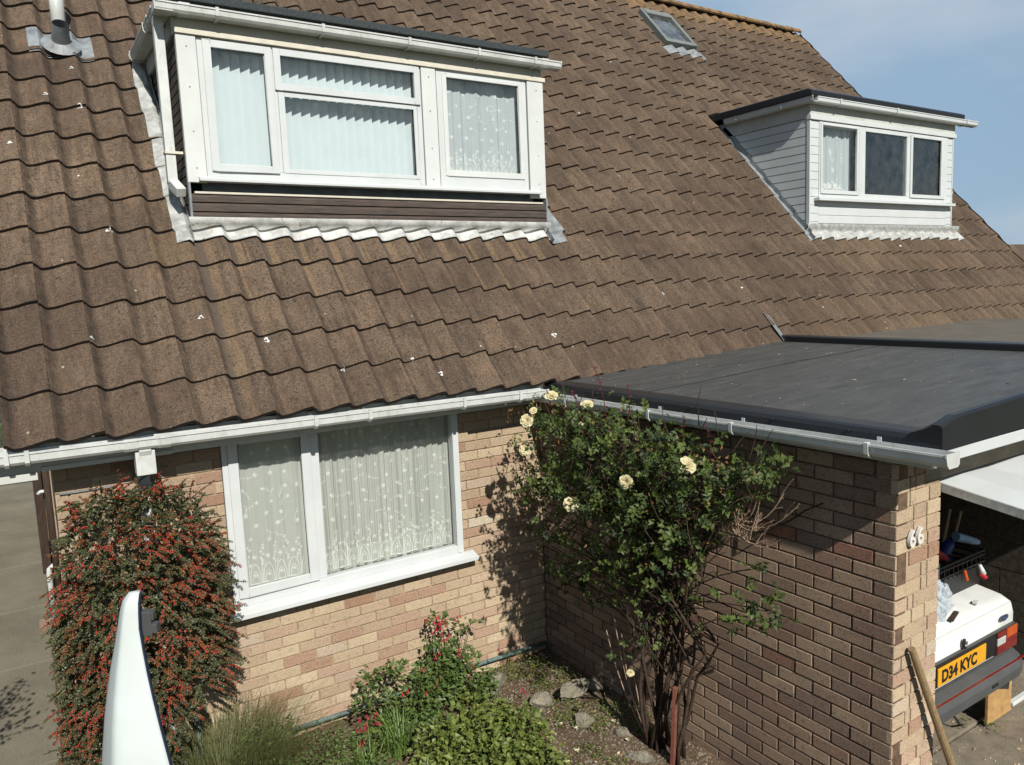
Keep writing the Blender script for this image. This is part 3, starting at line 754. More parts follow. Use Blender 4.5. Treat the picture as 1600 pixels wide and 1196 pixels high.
mb = MB(); mb.box(x0-.016, x0+.003, yf-.0, 2.2, 4.80, 4.985); mb.build('side_fascia', 'grey_fascia', dormer)
# roof covering of the dormer
mb = MB()
mb.box(x0-.03, x1+.02, yf-.11, 2.62, 4.992, 5.050); mb.box(x0-.10, -x1, yf-.11, 2.5, 4.994, 5.052) if False else None
mb.build('felt_roof', 'felt', dormer, bevel=.008)
gutter(dormer, 'dormer_gutter', (x0-.06, yf-.012, 4.905), (.875, yf-.012, 4.905), (0, -1, 0), brk=(.10, .33, .545, .74, .915), joints=(.035, .945), endcap=(0, 1), h=.06)
gutter(dormer, 'dormer_gutter', (x0-.016, yf-.02, 4.905), (x0-.016, 2.12, 4.93), (-1, 0, 0), brk=(.35, .95), joints=(.22, .06), endcap=(0, 1), h=.06)
mb = MB(); mb.extrude(gutter_prof(.112, .06), (x0-.06, yf-.012, 4.905), (x0-.128, yf-.012, 4.905), Vector((0, -1, 0)), Vector((0, 0, 1)))
mb.box(x0-.135, x0-.018, yf-.128, yf-.012, 4.902, 4.908); mb.box(x0-.135, x0-.128, yf-.128, yf-.02, 4.905, 4.966); mb.build('gutter_corner', 'gutter', dormer, bevel=.002)
dpp = downpipe(dormer, 'dormer_downpipe', [(x0-.09, .92, 4.91), (x0-.09, .90, 3.80), (x0-.06, .78, 3.72)])
mb = MB(); mb.box(x0-.128, x0-.01, .86, .94, 3.995, 4.012); mb.build('pipe_clip', 'trim', dormer)
# lead work
def lead_apron(parent, xa, xb, s0, s1, ztop, yt, mat, name='lead_apron', ragged=0.):
    mb = MB(); n = int((xb-xa)/.012); rr = random.Random(5); prev = None
    for i in range(n+1):
        x = xa+(xb-xa)*i/n
        lo = s0+ragged*(noise.noise((x*3, 0, 0))); p = [Vector((x, yt, ztop)), Vector((x, yt-.004, ztop-.05))]
        for q in range(5):
            s_ = s1+(lo-s1)*q/4; k = (x-XE)/PW
            off = .046+.88*wave(k-math.floor(k))
            p.append(roof_pt(x, s_, off-.01*(1-q/4)))
        p.append(p[-1]-NR*.006)
        if prev:
            for j in range(len(p)-1): mb.face((prev[j], prev[j+1], p[j+1], p[j]))
        prev = p
    o = mb.build(name, mat, parent); bm = bmesh.new(); bm.from_mesh(o.data); bmesh.ops.remove_doubles(bm, verts=bm.verts, dist=1e-5); bm.to_mesh(o.data); bm.free()
    for p in o.data.polygons: p.use_smooth = True
    return o
lead_apron(dormer, x0-.02, x1+.03, 1.545, 1.66, 3.56, yf-.034, 'lead_white', ragged=.02)
def soakers(parent, x, sgn, s0, s1, wd, mat, lip=.03, name='lead_soaker'):
    mb = MB(); n = int((s1-s0)/.02); NX = 8; prev = None
    for i in range(n+1):
        s_ = s0+(s1-s0)*i/n; r = s_/GA; fr = r-math.floor(r); wv = wd*(1+.10*noise.noise((s_*3, x, 0))+.18*(1-fr)); row = []
        for j in range(NX+1):
            xx = x+sgn*wv*j/NX; row.append(tile_top(xx, s_)+NR*(.010+.022*(1-j/NX)**2))
        row = [row[0]+NR*lip*1.6]+row+[row[-1]-NR*.012]
        if prev:
            for j in range(len(row)-1): mb.face((prev[j], prev[j+1], row[j+1], row[j]))
        prev = row
    return mb.build(name, mat, parent)
soakers(dormer, x0-.012, -1, 1.50, 3.6, .10, 'lead')
soakers(dormer, x1+.012, 1, 1.50, 3.4, .15, 'lead_dark')
# vent pipe through the roof
vp = MB(); b = Vector((-2.935, 2.24, 5.02)); vp.tube([b, b+Vector((0, 0, .62))], .052, 20); vpo = vp.build('vent_pipe', 'gutter', house, smooth=False)
for p in vpo.data.polygons: p.use_smooth = len(p.vertices) == 4
mb = MB()
for i in range(20):
    a0, a1 = 2*math.pi*i/20, 2*math.pi*(i+1)/20
    def cp(a, r_, h): return b+Vector((math.cos(a)*r_, math.sin(a)*r_*cT, math.sin(a)*r_*sT))+NR*h
    mb.face((cp(a0, .055, .20), cp(a1, .055, .20), cp(a1, .068, .06), cp(a0, .068, .06))); mb.face((cp(a0, .068, .06), cp(a1, .068, .06), cp(a1, .14, .02), cp(a0, .14, .02)))
for i in range(36):
    xa, xb = -3.16+i*.0125, -3.16+(i+1)*.0125; 
    for (s0_, s1_) in ((3.60, 3.70), (3.70, 3.80), (3.80, 3.92)):
        q = [tile_top(x, s_)+NR*.014 for x, s_ in ((xa, s0_), (xb, s0_), (xb, s1_), (xa, s1_))]; mb.face(q)
mb.build('lead_slate', 'lead_dark', vpo)

# ================================================================== RIGHT HOUSE
house2 = thing('tiled_house', (6, 0, 0), 'adjoining house on the right with brown tiled roof, white boarded dormer and skylight', 'house')
tile_roof('roof', XPARTY, VERGE, house2)
undercloak(house2, XPARTY, VERGE, D2); ridge(house2, XPARTY, VERGE-.06)
mb = MB(); mb.box(XPARTY, VERGE-.12, 0, .1, 0, 2.25); mb.box(VERGE-.22, VERGE-.12, .1, 8, 0, 2.4)
mb.poly([(VERGE-.12, 0, 2.2), (VERGE-.12, 8.6, 2.2), (VERGE-.12, 4.3, 7.0)], [(0, 1, 2)]); mb.build('wall', 'brick', house2)
# verge mortar and undercloak
mb = MB(); prev = None
for i in range(60):
    s_ = i*SRIDGE/59; k = s_/GA; fr = k-math.floor(k); t_ = .030-.022*fr
    a = roof_pt(VERGE, s_, t_+.04); b_ = roof_pt(VERGE, s_, -.05); 
    if prev: mb.face((prev[0], a, b_, prev[1]), tint=.3, trough=.6)
    prev = (a, b_)
mb.build('verge', 'tile', house2)
# rear slope so that the roof is a solid from other views
for hs, xa, xb in ((house, XL, XPARTY), (house2, XPARTY, VERGE)):
    pk = roof_pt(0, SRIDGE, 0); mb = MB(); mb.face(((xa, pk.y, pk.z), (xb, pk.y, pk.z), (xb, pk.y+4.6, pk.z-4.6*math.tan(TH)), (xa, pk.y+4.6, pk.z-4.6*math.tan(TH))), tint=.5); mb.build('rear_roof', 'tile', hs)
g2 = gutter(house2, 'gutter', (6.90, -.182, 2.152), (9.15, -.182, 2.152), (0, -1, 0), endcap=(1, 0))
# skylight
sk = MB()
def rp(x, s_, o_): return roof_pt(x, s_, o_)
def sbox(mb, x0, x1, s0, s1, o0, o1, mi=0):
    vs = [rp(x, s_, o_) for x in (x0, x1) for s_ in (s0, s1) for o_ in (o0, o1)]
    mb.poly(vs, [(0, 1, 3, 2), (4, 6, 7, 5), (0, 4, 5, 1), (2, 3, 7, 6), (0, 2, 6, 4), (1, 5, 7, 3)], mi)
sbox(sk, 4.84, 4.90, 5.58, 6.42, .0, .12); sbox(sk, 5.41, 5.47, 5.58, 6.42, .0, .12); sbox(sk, 4.90, 5.41, 6.30, 6.42, .0, .13); sbox(sk, 4.90, 5.41, 5.58, 5.66, .0, .118)
sko = sk.build('skylight', 'alu', house2, bevel=.004)
mb = MB(); sbox(mb, 4.90, 5.41, 5.66, 6.30, .085, .09); mb.build('pane', 'skyglass', sko)
mb = MB(); sbox(mb, 4.89, 5.42, 5.6, 6.35, -.2, -.195); mb.build('shaft_lining', 'room_dark', sko)
mb = MB()
for i in range(60):
    xa, xb = 4.80+i*.0125, 4.80+(i+1)*.0125
    mb.face([tile_top(x, s_)+NR*.016 for x, s_ in ((xa, 5.36), (xb, 5.36), (xb, 5.56), (xa, 5.56))])
mb.build('flashing_apron', 'lead_dark', sko)
# right dormer
x0, x1, yf = D2['x0'], D2['x1'], D2['y']
mb = MB()
def shiplap_front(mb, xa, xb, za, zb, y, bh=.098, off=0):
    z = zb
    while z > za+.004:
        zl = max(z-bh, za); g = .010
        mb.extrude([(y+.02, zl), (y-.006, zl), (y-.006, z-g), (y+.004, z-.0008), (y+.02, z-.0008)], (xa, 0, 0), (xb, 0, 0), Vector((0, 1, 0)), Vector((0, 0, 1)))
        z = zl
shiplap_front(mb, x0, 4.755, 3.60, 4.80, yf); shiplap_front(mb, 7.60, x1, 3.60, 4.80, yf); shiplap_front(mb, 4.756, 7.599, 3.60, 3.90, yf)
dormer2 = mb.build('dormer', 'upvc', house2)
tag(dormer2, 'small flat-roofed dormer clad in white boards with three windows')
for xx in (x0, x1):
    mb = MB(); mb.box(xx-.009, xx+.009, yf-.014, yf+.03, 3.585, 4.7995); mb.build('corner_trim', 'upvc', dormer2, bevel=.002)
mb = MB(); mb.box(x0-.014, x1+.05, yf-.03, yf+.03, 4.80, 4.855); mb.build('head_trim', 'upvc', dormer2, bevel=.004)
mb = MB(); mb.box(x0-.010, x1+.04, yf-.012, yf+.03, 4.855, 5.0); mb.box(x0-.012, x0+.01, yf+.03, 2.3, 4.82, 5.0); mb.build('dormer_fascia', 'grey_fascia', dormer2)
mb = MB(); frame_rect(mb, 4.757, 5.60, 3.905, 4.79, (.05, .05, .05, .07), yf-.016, yf+.04); frame_rect(mb, 5.601, 7.595, 3.905, 4.79, (.07, .07, .05, .07), yf-.0165, yf+.04)
mb.box(6.60, 6.70, yf-.016, yf+.04, 3.975, 4.74); fr2 = mb.build('window_frame', 'upvc', dormer2, bevel=.004)
mb = MB(); frame_rect(mb, 6.67, 7.53, 3.96, 4.77, (.045, .12, .03, .045), yf-.030, yf-.0166); mb.build('casement', 'upvc', dormer2, bevel=.003); mb = MB(); frame_rect(mb, 4.775, 5.53, 3.955, 4.77, (.03, .045, .02, .045), yf-.028, yf-.0162); mb.build('casement', 'upvc', dormer2, bevel=.003)
pane(dormer2, 4.80, 5.49, 3.99, 4.755, yf+.0, 'glass'); pane(dormer2, 5.67, 6.60, 3.97, 4.75, yf+.005, 'glass_dark'); pane(dormer2, 6.70, 7.41, 4.0, 4.745, yf+.0, 'glass_dark')
mb = MB(); mb.box(4.67, 7.71, yf-.085, yf-.008, 3.865, 3.90); mb.build('window_sill', 'upvc', dormer2, bevel=.003)
cu4, yy4 = pleat_curtain(dormer2, 'net_curtain', 4.78, 5.53, 3.95, 4.77, yf+.09, 'net_up', 9, .018, 12)
lace(dormer2, 'lace_pattern', yy4, 4.82, 5.40, 4.0, 4.72, .1, 3, k=2.2)
room(dormer2, x0+.03, x1-.03, yf+.045, yf+1.7, 3.7, 4.98, 'room_dark')
cheek(dormer2, 'boarded_cheek', x0, -1, 4.82, 'upvc', yf+.0, bh=.098)
mb = MB(); mb.face([(x1-.004, yf+.03, 3.5), (x1-.004, 2.35, 5.0), (x1-.004, yf+.03, 5.0)]); mb.build('cheek_board', 'upvc', dormer2)
mb = MB(); mb.extrude([(yf-.125, 5.035), (yf-.13, 5.095), (yf-.07, 5.125), (2.6, 5.125), (2.6, 5.035)], (x0-.13, 0, 0), (x1+.07, 0, 0), Vector((0, 1, 0)), Vector((0, 0, 1)))
mb.build('flat_roof', 'epdm_edge', dormer2, bevel=.012)
gutter(dormer2, 'dormer_gutter', (x0-.012, yf-.012, 4.972), (8.16, yf-.012, 4.972), (0, -1, 0), brk=(.12, .45, .92), joints=(), endcap=(0, 1), h=.066, mat='upvc')
gutter(dormer2, 'dormer_gutter', (x0-.012, yf-.125, 4.972), (x0-.012, 2.06, 4.972), (-1, 0, 0), brk=(.33, .85), joints=(.52,), endcap=(0, 1), wd=.10, h=.066, mat='upvc')
lead_apron(dormer2, x0-.03, x1+.22, 1.55, 1.69, 3.60, yf-.012, 'lead', ragged=.03)
soakers(dormer2, x0-.012, -1, 1.54, 3.6, .10, 'lead_dark')
# small white wash marks dropped by birds, flat on the tiles
mb = MB(); rr = random.Random(21)
spots = [(-2.895, 3.43), (-2.89, 2.95), (-2.44, 2.0), (-2.43, .81), (-3.10, 3.05), (1.72, .85), (-1.60, .32), (-2.86, 1.62), (-.9, .2), (.2, .42), (1.2, .55), (-2.05, .62)]
for (x, s_) in spots+[(rr.uniform(-3.4, 9), rr.uniform(.1, 6.5)) for _ in range(34)]:
    big = (x, s_) in spots; R0 = rr.uniform(.012, .022) if big else rr.uniform(.005, .016); a0 = rr.uniform(0, 6)
    if any(D['x0']-.3 < x < D['x1']+.3 and D['s']-.2 < s_ < 3.9 for D in (D1, D2)): continue
    span = 5.2 if big else 6.28; n = 10; pi_, po = [], []
    for i in range(n+1):
        a = a0+span*i/n; ro = R0*(1+.35*math.sin(3*a+x)); ri = ro*(.45 if big else .0)
        po.append(tile_top(x+ro*math.cos(a), s_+ro*math.sin(a))+NR*.003); pi_.append(tile_top(x+ri*math.cos(a), s_+ri*math.sin(a))+NR*.003)
    for i in range(n): mb.face((pi_[i], po[i], po[i+1], pi_[i+1]))
tag(mb.build('white_droppings', 'dirty_white', house), kind='stuff')
# ================================================================== GROUND
def hgt(x, y): return .035*noise.noise((x*1.1, y*1.1, 0))+.012*noise.noise((x*5, y*5, 3))
mb = MB(); G0 = -.14
mb.face(((-400, -400, G0), (400, -400, G0), (400, 400, G0), (-400, 400, G0)))
tag(mb.build('ground', 'turf'), kind='structure')
mb = MB(); nx, ny = 90, 90; bx0, bx1, by0, by1 = -3.46, -.002, -5.2, -.002
def bed(x, y): return -.01+.06*max(0, min(1, (y+1.2)/1.2))*0+hgt(x, y)
for i in range(nx):
    for j in range(ny):
        xa, xb = bx0+(bx1-bx0)*i/nx, bx0+(bx1-bx0)*(i+1)/nx; ya, yb = by0+(by1-by0)*j/ny, by0+(by1-by0)*(j+1)/ny
        mb.face([(x, y, bed(x, y)) for x, y in ((xa, ya), (xb, ya), (xb, yb), (xa, yb))])
so = mb.build('garden_bed', 'soil', smooth=True); bm = bmesh.new(); bm.from_mesh(so.data); bmesh.ops.remove_doubles(bm, verts=bm.verts, dist=1e-5); bm.to_mesh(so.data); bm.free()
tag(so, kind='structure')
# path of concrete slabs at the side
ys = [-6.0, -3.5, -1.3, .65, 2.37, 3.80, 5.35, 7.0, 8.6, 10.4]
mb = MB(); rr = random.Random(4)
for a, b in zip(ys[:-1], ys[1:]):
    mb.box(-4.75, -3.475, a+.012, b-.012, -.015, rr.uniform(-.002, .005))
mb.box(-4.75, -3.476, -6, 10.4, -.13, -.016, 1)
tag(mb.build('path', ['slab', 'turf'], bevel=.003), kind='structure')
mb = MB(); mb.box(-3.474, -3.352, .09, 8.2, -.13, -.012); mb.box(-3.474, -3.461, -5.2, .085, -.13, .012)
tag(mb.build('gravel_margin', 'soil'), kind='structure')
mb = MB(); mb.box(.0, 9.5, -8, -2.62, -.13, -.002); tag(mb.build('driveway', 'concrete', bevel=.004), kind='structure')
mb = MB(); mb.box(.09, 2.75, -2.61, 3.0, -.13, .012); tag(mb.build('garage_floor', 'concrete', bevel=.004), kind='structure')
mb = MB(); mb.box(2.02, 2.72, -2.65, -2.612, -.1, .020); mb.build('threshold', 'dirty_white', None, bevel=.004); tag(bpy.data.objects['threshold'], kind='structure')
# far ground beyond the house
hl = MB(); rr = random.Random(2)
for i in range(40):
    a, b = -60+i*10, -60+(i+1)*10; h = lambda t: 3.0+1.8*noise.noise((t*.02, 0, 5))+.25*noise.noise((t*.2, 0, 9))
    hl.poly([(a, 150, -1), (b, 150, -1), (b, 150, h(b)+.2), (a, 150, h(a)+.2), (a, 190, -1), (b, 190, -1), (b, 190, h(b)-.5), (a, 190, h(a)-.5)], [(0, 1, 2, 3), (3, 2, 6, 7)])
tag(hl.build('hills', 'hill'), kind='structure')

# ================================================================== GARAGE
gar = thing('brick_garage', (1.4, -1.5, 0), 'flat-roofed brick garage with black rubber roof and numeral 66 on its corner pier', 'garage')
LG = 2.9825
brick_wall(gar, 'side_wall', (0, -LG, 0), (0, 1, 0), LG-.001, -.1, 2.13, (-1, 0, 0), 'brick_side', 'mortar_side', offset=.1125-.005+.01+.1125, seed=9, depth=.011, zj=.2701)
# pier front, narrow bricks of mixed length
mb = MB(); rr = random.Random(31); zj = .2701
for c in range(-5, 26):
    zb, zt = zj+c*.075, zj+c*.075+.066
    if zt > 2.14: continue
    pats = ([.215, .045, .107], [.102, .04, .225], [.14, .107, .12], [.107, .16, .10], [.06, .215, .092], [.215, .152])
    pat = pats[rr.randrange(len(pats))]; x = .003
    lim = .387 if zt < 1.93 else .235
    for wd_ in pat:
        a, b = x, min(x+wd_, .385); x += wd_+.009
        if a > lim-.02: break
        b = min(b, lim)
        if b-a < .02: continue
        mb.box(a if a > .004 else .0, b, -LG-.001+rr.uniform(-.0015, .0015), -LG+.03, zb, zt, 0, tint=rr.random())
mb.box(.008, .3865, -LG+.008, -LG+.102, -.1, 1.93, 1); mb.box(.008, .236, -LG+.0081, -LG+.102, 1.93, 2.13, 1)
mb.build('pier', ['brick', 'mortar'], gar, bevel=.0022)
mb = MB(); mb.box(.237, 2.80, -LG-.002, -LG+.10, 1.937, 2.10); mb.build('lintel', 'concrete', gar, bevel=.004)
# block party wall and rear wall of the garage
mb = MB(); rr = random.Random(8)
for c in range(10):
    z = c*.225+.012
    y = -2.88+(.22 if c % 2 else 0)-.22
    while y < 3.0:
        a, b = max(y, -2.88), min(y+.435, 3.0); y += .445
        if b-a > .03: mb.box(2.722+rr.uniform(-.002, .002), 2.80, a, b, z, z+.215, 0)
mb.box(2.728, 2.79, -2.88, 3.0, 0, 2.1, 1); mb.build('party_wall', ['block', 'mortar_side'], gar)
mb = MB(); mb.box(.09, 2.79, 2.98, 3.08, 0, 2.1); mb.build('rear_wall', 'block', gar)
mb = MB(); mb.box(.014, .088, -2.87, -.02, 0, 2.1); mb.build('inner_wall', 'block', gar)
# roof deck, falls towards x=0
def zr(x): return 2.232+.043*x
mb = MB()
def deck(xa, xb, ya, yb, top, bot, mi=0):
    vs = [(x, y, z) for x in (xa, xb) for y in (ya, yb) for z in ((zr(x)+bot), (zr(x)+top))]
    mb.poly(vs, [(0, 1, 3, 2), (4, 6, 7, 5), (0, 4, 5, 1), (2, 3, 7, 6), (0, 2, 6, 4), (1, 5, 7, 3)], mi)
deck(-.012, 2.80, -3.10, -.03, 0, -.11); deck(-.012, 2.80, -.03, .35, -.0, -.11)
roofo = mb.build('flat_roof', 'epdm', gar, bevel=.014)
mb = MB()     # folded edge strip and front upstand
nS = 40
for i in range(nS):
    y0_, y1_ = -3.20+3.17*i/nS, -3.20+3.17*(i+1)/nS
    wv = lambda y: .004*noise.noise((y*4, 0, 0))
    q = []
    for y in (y0_, y1_):
        q.append([(.10, y, zr(.10)+.0035), (0.0, y, zr(0)+.0035), (-.022, y, zr(0)-.004), (-.036+wv(y), y, zr(0)-.025), (-.044+wv(y+9), y, 2.165)])
    for j in range(4): mb.face((q[0][j], q[1][j], q[1][j+1], q[0][j+1]))
mb.build('edge_trim', 'epdm_edge', roofo, smooth=True)
mb = MB(); nS = 24
for i in range(nS):
    xa, xb = -.040+2.86*i/nS, -.040+2.86*(i+1)/nS; q = []
    for x in (xa, xb):
        t = min(1, max(0, (x+.04)/.10)); h = (.055+.03*t)
        q.append([(x, -3.06, zr(max(x, 0))+.004), (x, -3.13, zr(max(x, 0))+h*.6), (x, -3.165, zr(max(x, 0))+h), (x, -3.195, zr(max(x, 0))+h), (x, -3.207, zr(max(x, 0))+h-.012), (x, -3.209, 2.172+.012*x)])
    for j in range(5): mb.face((q[0][j], q[1][j], q[1][j+1], q[0][j+1]))
    if i == 0: mb.face([q[0][j] for j in range(6)]+[(-.040, -3.0, 2.172)])
mb.build('front_upstand', 'epdm_edge', roofo)
mb = MB()   # welded seams and fixings
for (xa, ya, xb, yb) in ((1.25, -.22, 1.25, -3.0), ):
    pass
for i in range(30):
    xa, xb = .10+2.65*i/30, .10+2.65*(i+1)/30; yy_ = -1.52+.0
    z_ = .0035; s0_ = -1.17-.02*math.sin(xa*3)
    mb.face([(xa, s0_, zr(xa)+.002), (xb, -1.17-.02*math.sin(xb*3), zr(xb)+.002), (xb, -1.176-.02*math.sin(xb*3), zr(xb)+z_+.003), (xa, s0_-.006, zr(xa)+z_+.003)])
mb.build('seam', 'epdm_edge', roofo)
for y in (-.8, -1.7, -2.3, -2.75): mb = MB(); mb.tube([(-.036, y, 2.205), (-.050, y, 2.205)], .008, 8); mb.build('fixing_stud', 'epdm_edge', roofo)
mb = MB(); mb.box(-.03, 2.82, -3.20, -3.18, 2.112, 2.168); mb.box(-.03, 2.82, -3.18, -LG-.003, 2.112, 2.122); mb.build('white_drip_board', 'upvc', gar, bevel=.003)
mb = MB(); mb.box(-.050, -.004, -3.17, -.17, 2.085, 2.162); mb.build('side_fascia', 'grey_fascia', gar, bevel=.002)
gg = gutter(gar, 'gutter', (-.050, -.10, 2.094), (-.050, -3.285, 2.124), (-1, 0, 0), brk=(.145, .42, .63, .885), joints=(.012,), endcap=(0, 1), wd=.100, h=.058)
# kerb between the two garage roofs
mb = MB(); deck(2.80, 2.92, -3.15, -.10, .055, -.1); mb.build('dividing_kerb', 'epdm_edge', gar, bevel=.012)
mb = MB()
q = [tile_top(x, s_)+NR*.02 for x, s_ in ((2.78, .12), (2.90, .12), (2.90, .48), (2.78, .48))]; mb.face(q); mb.build('lead_flashing', 'lead_dark', gar)
# up and over door, standing open and tipped out
mb = MB(); ya, yb, za, zb = -2.80, -3.43, 1.925, 1.835
d_ = Vector((0, yb-ya, zb-za)).normalized(); n_ = Vector((0, -d_.z, d_.y)); n_ = -n_ if n_.z < 0 else n_
Ld = (Vector((0, yb, zb))-Vector((0, ya, za))).length
prof = []; x = .405; dr = gar
xs = [.405, .62, .64, .92, .94, 1.22, 1.24, 1.52, 1.54, 1.82, 1.84, 2.12, 2.14, 2.42, 2.44, 2.66]
tops = []
for i, x in enumerate(xs): prof.append((x, .016 if (i % 4 in (1, 2)) else 0))
prof += [(2.66, -.03), (.405, -.03)]
a0 = Vector((0, ya, za)); mb.extrude(prof, a0, a0+d_*Ld, Vector((1, 0, 0)), n_)
door = mb.build('garage_door', 'upvc', gar)
mb = MB(); mb.obox((.398, (ya+yb)/2, (za+zb)/2-.012), V(.006, 0, 0), d_*Ld/2, n_*.022); mb.obox((1.53, yb-.004, zb-.01), V(1.13, 0, 0), d_*.006, n_*.022); mb.build('door_edge', 'lead', door)
mb = MB(); r5 = random.Random(55)
for _ in range(260):
    x, y = r5.uniform(.1, 2.7), r5.uniform(-3.0, -.25); r_ = r5.uniform(.002, .006) if r5.random() < .9 else r5.uniform(.008, .014)
    a = r5.uniform(0, 6.28); c_, s_ = math.cos(a)*r_, math.sin(a)*r_; z = zr(x)+.002
    mb.face([(x+c_*1.6, y+s_*1.6, z), (x-s_*.7, y+c_*.7, z+.003), (x-c_*1.6, y-s_*1.6, z), (x+s_*.7, y-c_*.7, z+.002)], tint=r5.random())
tag(mb.build('roof_debris', 'litter', roofo), kind='stuff')
# numerals
for i, xx in enumerate((.078, .146)):
    text_obj('numeral', '6', .118, (xx, -LG-.016, 1.648+i*.002), (1, 0, 0), (0, 0, 1), .008, 'digit', gar, sx=.95, off=.0015)
# cable on the wall
mb = MB(); mb.tube([(-.02, -2.60, 1.80), (-.022, -2.50, 1.74), (-.018, -2.40, 1.66), (-.05, -2.25, 1.56), (-.02, -2.1, 1.54)], .004, 6); tag(mb.build('cable', 'cable'), 'thin black cable drooping across the garage side wall', 'cable')

# next garage roof beyond the kerb
g3 = thing('flat_roof_garage', (4.9, -1.5, 0), 'grey felted flat garage roof beyond the black kerb', 'garage')
mb = MB(); mb.poly([(2.921, -3.05, 2.24), (6.75, -3.05, 2.30), (6.75, .3, 2.30), (2.921, .3, 2.24), (2.921, -3.05, 2.33), (6.75, -3.05, 2.36), (6.75, .3, 2.36), (2.921, .3, 2.33)], [(0, 3, 2, 1), (4, 5, 6, 7), (0, 1, 5, 4), (1, 2, 6, 5), (2, 3, 7, 6), (3, 0, 4, 7)])
mb.build('felt_roof', 'felt_warm', g3, bevel=.01)
mb = MB(); mb.box(2.81, 6.6, -2.95, -2.85, 0, 2.24); mb.box(6.5, 6.6, -2.85, 0, 0, 2.28); mb.build('wall', 'brick_side', g3)
# a further roof past the verge
n3 = thing('far_house', (22, 8, 0), 'far brown tiled roof just visible past the verge', 'house')
mb = MB(); mb.poly([(17, 3, 2.4), (30, 3, 2.4), (30, 6.5, 5.25), (19.5, 6.5, 5.25)], [(0, 1, 2, 3)], tint=.3); mb.box(17.4, 29.8, 3.2, 11, 0, 2.4); o = mb.build('roof', 'tile', n3)
o.location = (-22+8.2, -8+3.0, -1.35)

# ================================================================== CAR in the garage
car = thing('parked_car', (.96, -2.0, 0), 'old white saloon car parked nose-in under the open garage door', 'car')
yb_ = -2.83; XA, XB = .36, 1.60
bm_ = MB()
def sect(y, ztop, zbot, xa, xb, rnd_=.05):
    return [(xa, y, zbot), (xa, y, ztop-rnd_), (xa+rnd_*.35, y, ztop-rnd_*.3), (xa+rnd_, y, ztop), (xb-rnd_, y, ztop), (xb-rnd_*.35, y, ztop-rnd_*.3), (xb, y, ztop-rnd_), (xb, y, zbot)]
secs = [sect(yb_+.012, .905, .42, XA+.02, XB-.025, .05), sect(yb_+.03, .935, .33, XA, XB, .06), sect(yb_+.09, .957, .30, XA-.015, XB+.012, .06), sect(yb_+.30, .985, .25, XA-.02, XB+.02, .07),
        sect(yb_+.62, 1.00, .22, XA-.02, XB+.03, .08), sect(yb_+1.0, 1.0, .22, XA-.02, XB+.03, .08), sect(yb_+4.0, .92, .22, XA-.02, XB+.03, .10)]
for a, b in zip(secs[:-1], secs[1:]):
    for j in range(7): bm_.face((a[j], a[j+1], b[j+1], b[j]))
bm_.face(secs[0][::-1]); bm_.face(secs[-1])
body = bm_.build('body', 'car', car); bm = bmesh.new(); bm.from_mesh(body.data); bmesh.ops.remove_doubles(bm, verts=bm.verts, dist=1e-5); bm.to_mesh(body.data); bm.free()
for p in body.data.polygons: p.use_smooth = True
md = body.modifiers.new('bevel', 'BEVEL'); md.width = .008; md.segments = 2; md.limit_method = 'ANGLE'; md.angle_limit = R(50)
mb = MB()   # cabin
cs = [[(XA+.06, yb_+.62, .99), (XA+.20, yb_+1.05, 1.34), (XB-.20, yb_+1.05, 1.34), (XB-.06, yb_+.62, .99)], [(XA+.04, yb_+2.6, .99), (XA+.20, yb_+2.2, 1.34), (XB-.20, yb_+2.2, 1.34), (XB-.04, yb_+2.6, .99)]]
mb.face(cs[0]); mb.face((cs[0][1], cs[1][1], cs[1][2], cs[0][2])); mb.face((cs[0][0], cs[1][0], cs[1][1], cs[0][1])); mb.face((cs[0][3], cs[0][2], cs[1][2], cs[1][3])); mb.face(cs[1][::-1])
mb.build('cabin', 'glass_dark', car)
mb = MB(); mb.extrude([(yb_+.012, .936), (yb_-.004, .930), (yb_-.006, .918), (yb_+.006, .908), (yb_+.03, .908)], (XA+.06, 0, 0), (XB-.085, 0, 0), Vector((0, 1, 0)), Vector((0, 0, 1))); mb.build('boot_lip', 'car', car, bevel=.003)
mb = MB(); mb.box(.42, 1.345, yb_-.001, yb_+.012, .648, .788); mb.build('rear_panel', 'black', car, bevel=.003)
mb = MB(); mb.box(.42, 1.57, yb_-.004, yb_+.011, .789, .797); mb.build('panel_strip', 'bumper', car)
def lamp(nm, xa, xb, za, zb, mat, par): m_ = MB(); m_.box(xa, xb, yb_-.010, yb_+.02, za, zb); return m_.build(nm, mat, par, bevel=.003)
tl = MB(); tl.box(1.345, 1.600, yb_-.004, yb_+.03, .640, .789); tl = tl.build('tail_light', 'black', car, bevel=.004)
lamp('red_lens', 1.352, 1.462, .748, .784, 'red', tl); lamp('orange_lens', 1.466, 1.592, .722, .784, 'orange', tl); lamp('clear_lens', 1.352, 1.452, .700, .745, 'clear', tl)
lamp('red_lens', 1.352, 1.592, .646, .697, 'red', tl); lamp('red_lens', 1.456, 1.592, .699, .719, 'red', tl)
mb = MB(); mb.box(.688, 1.212, yb_-.010, yb_-.002, .660, .765); pl_ = mb.build('number_plate', 'plate', car, bevel=.002)
text_obj('lettering', 'D34 KYC', .098, (.722, yb_-.0105, .678), (1, 0, 0), (0, 0, 1), .0008, 'black', pl_, sx=.98, off=.0042)
mb = MB(); n = 24
ov = lambda rx, rz, y: [(1.432+rx*math.cos(6.2832*i/n), y, .862+rz*math.sin(6.2832*i/n)) for i in range(n)]
mb.face(ov(.048, .021, yb_-.003)); bd = mb.build('badge', 'silver', car); bd.location += Vector((0, -.002, 0))
mb = MB(); mb.face(ov(.043, .0175, yb_-.006)); b2 = mb.build('blue_oval', 'blue', bd)
text_obj('script', 'Ford', .024, (1.404, yb_-.0085, .855), (1, 0, 0), (0, 0, 1), .0004, 'silver', bd, sx=.95)
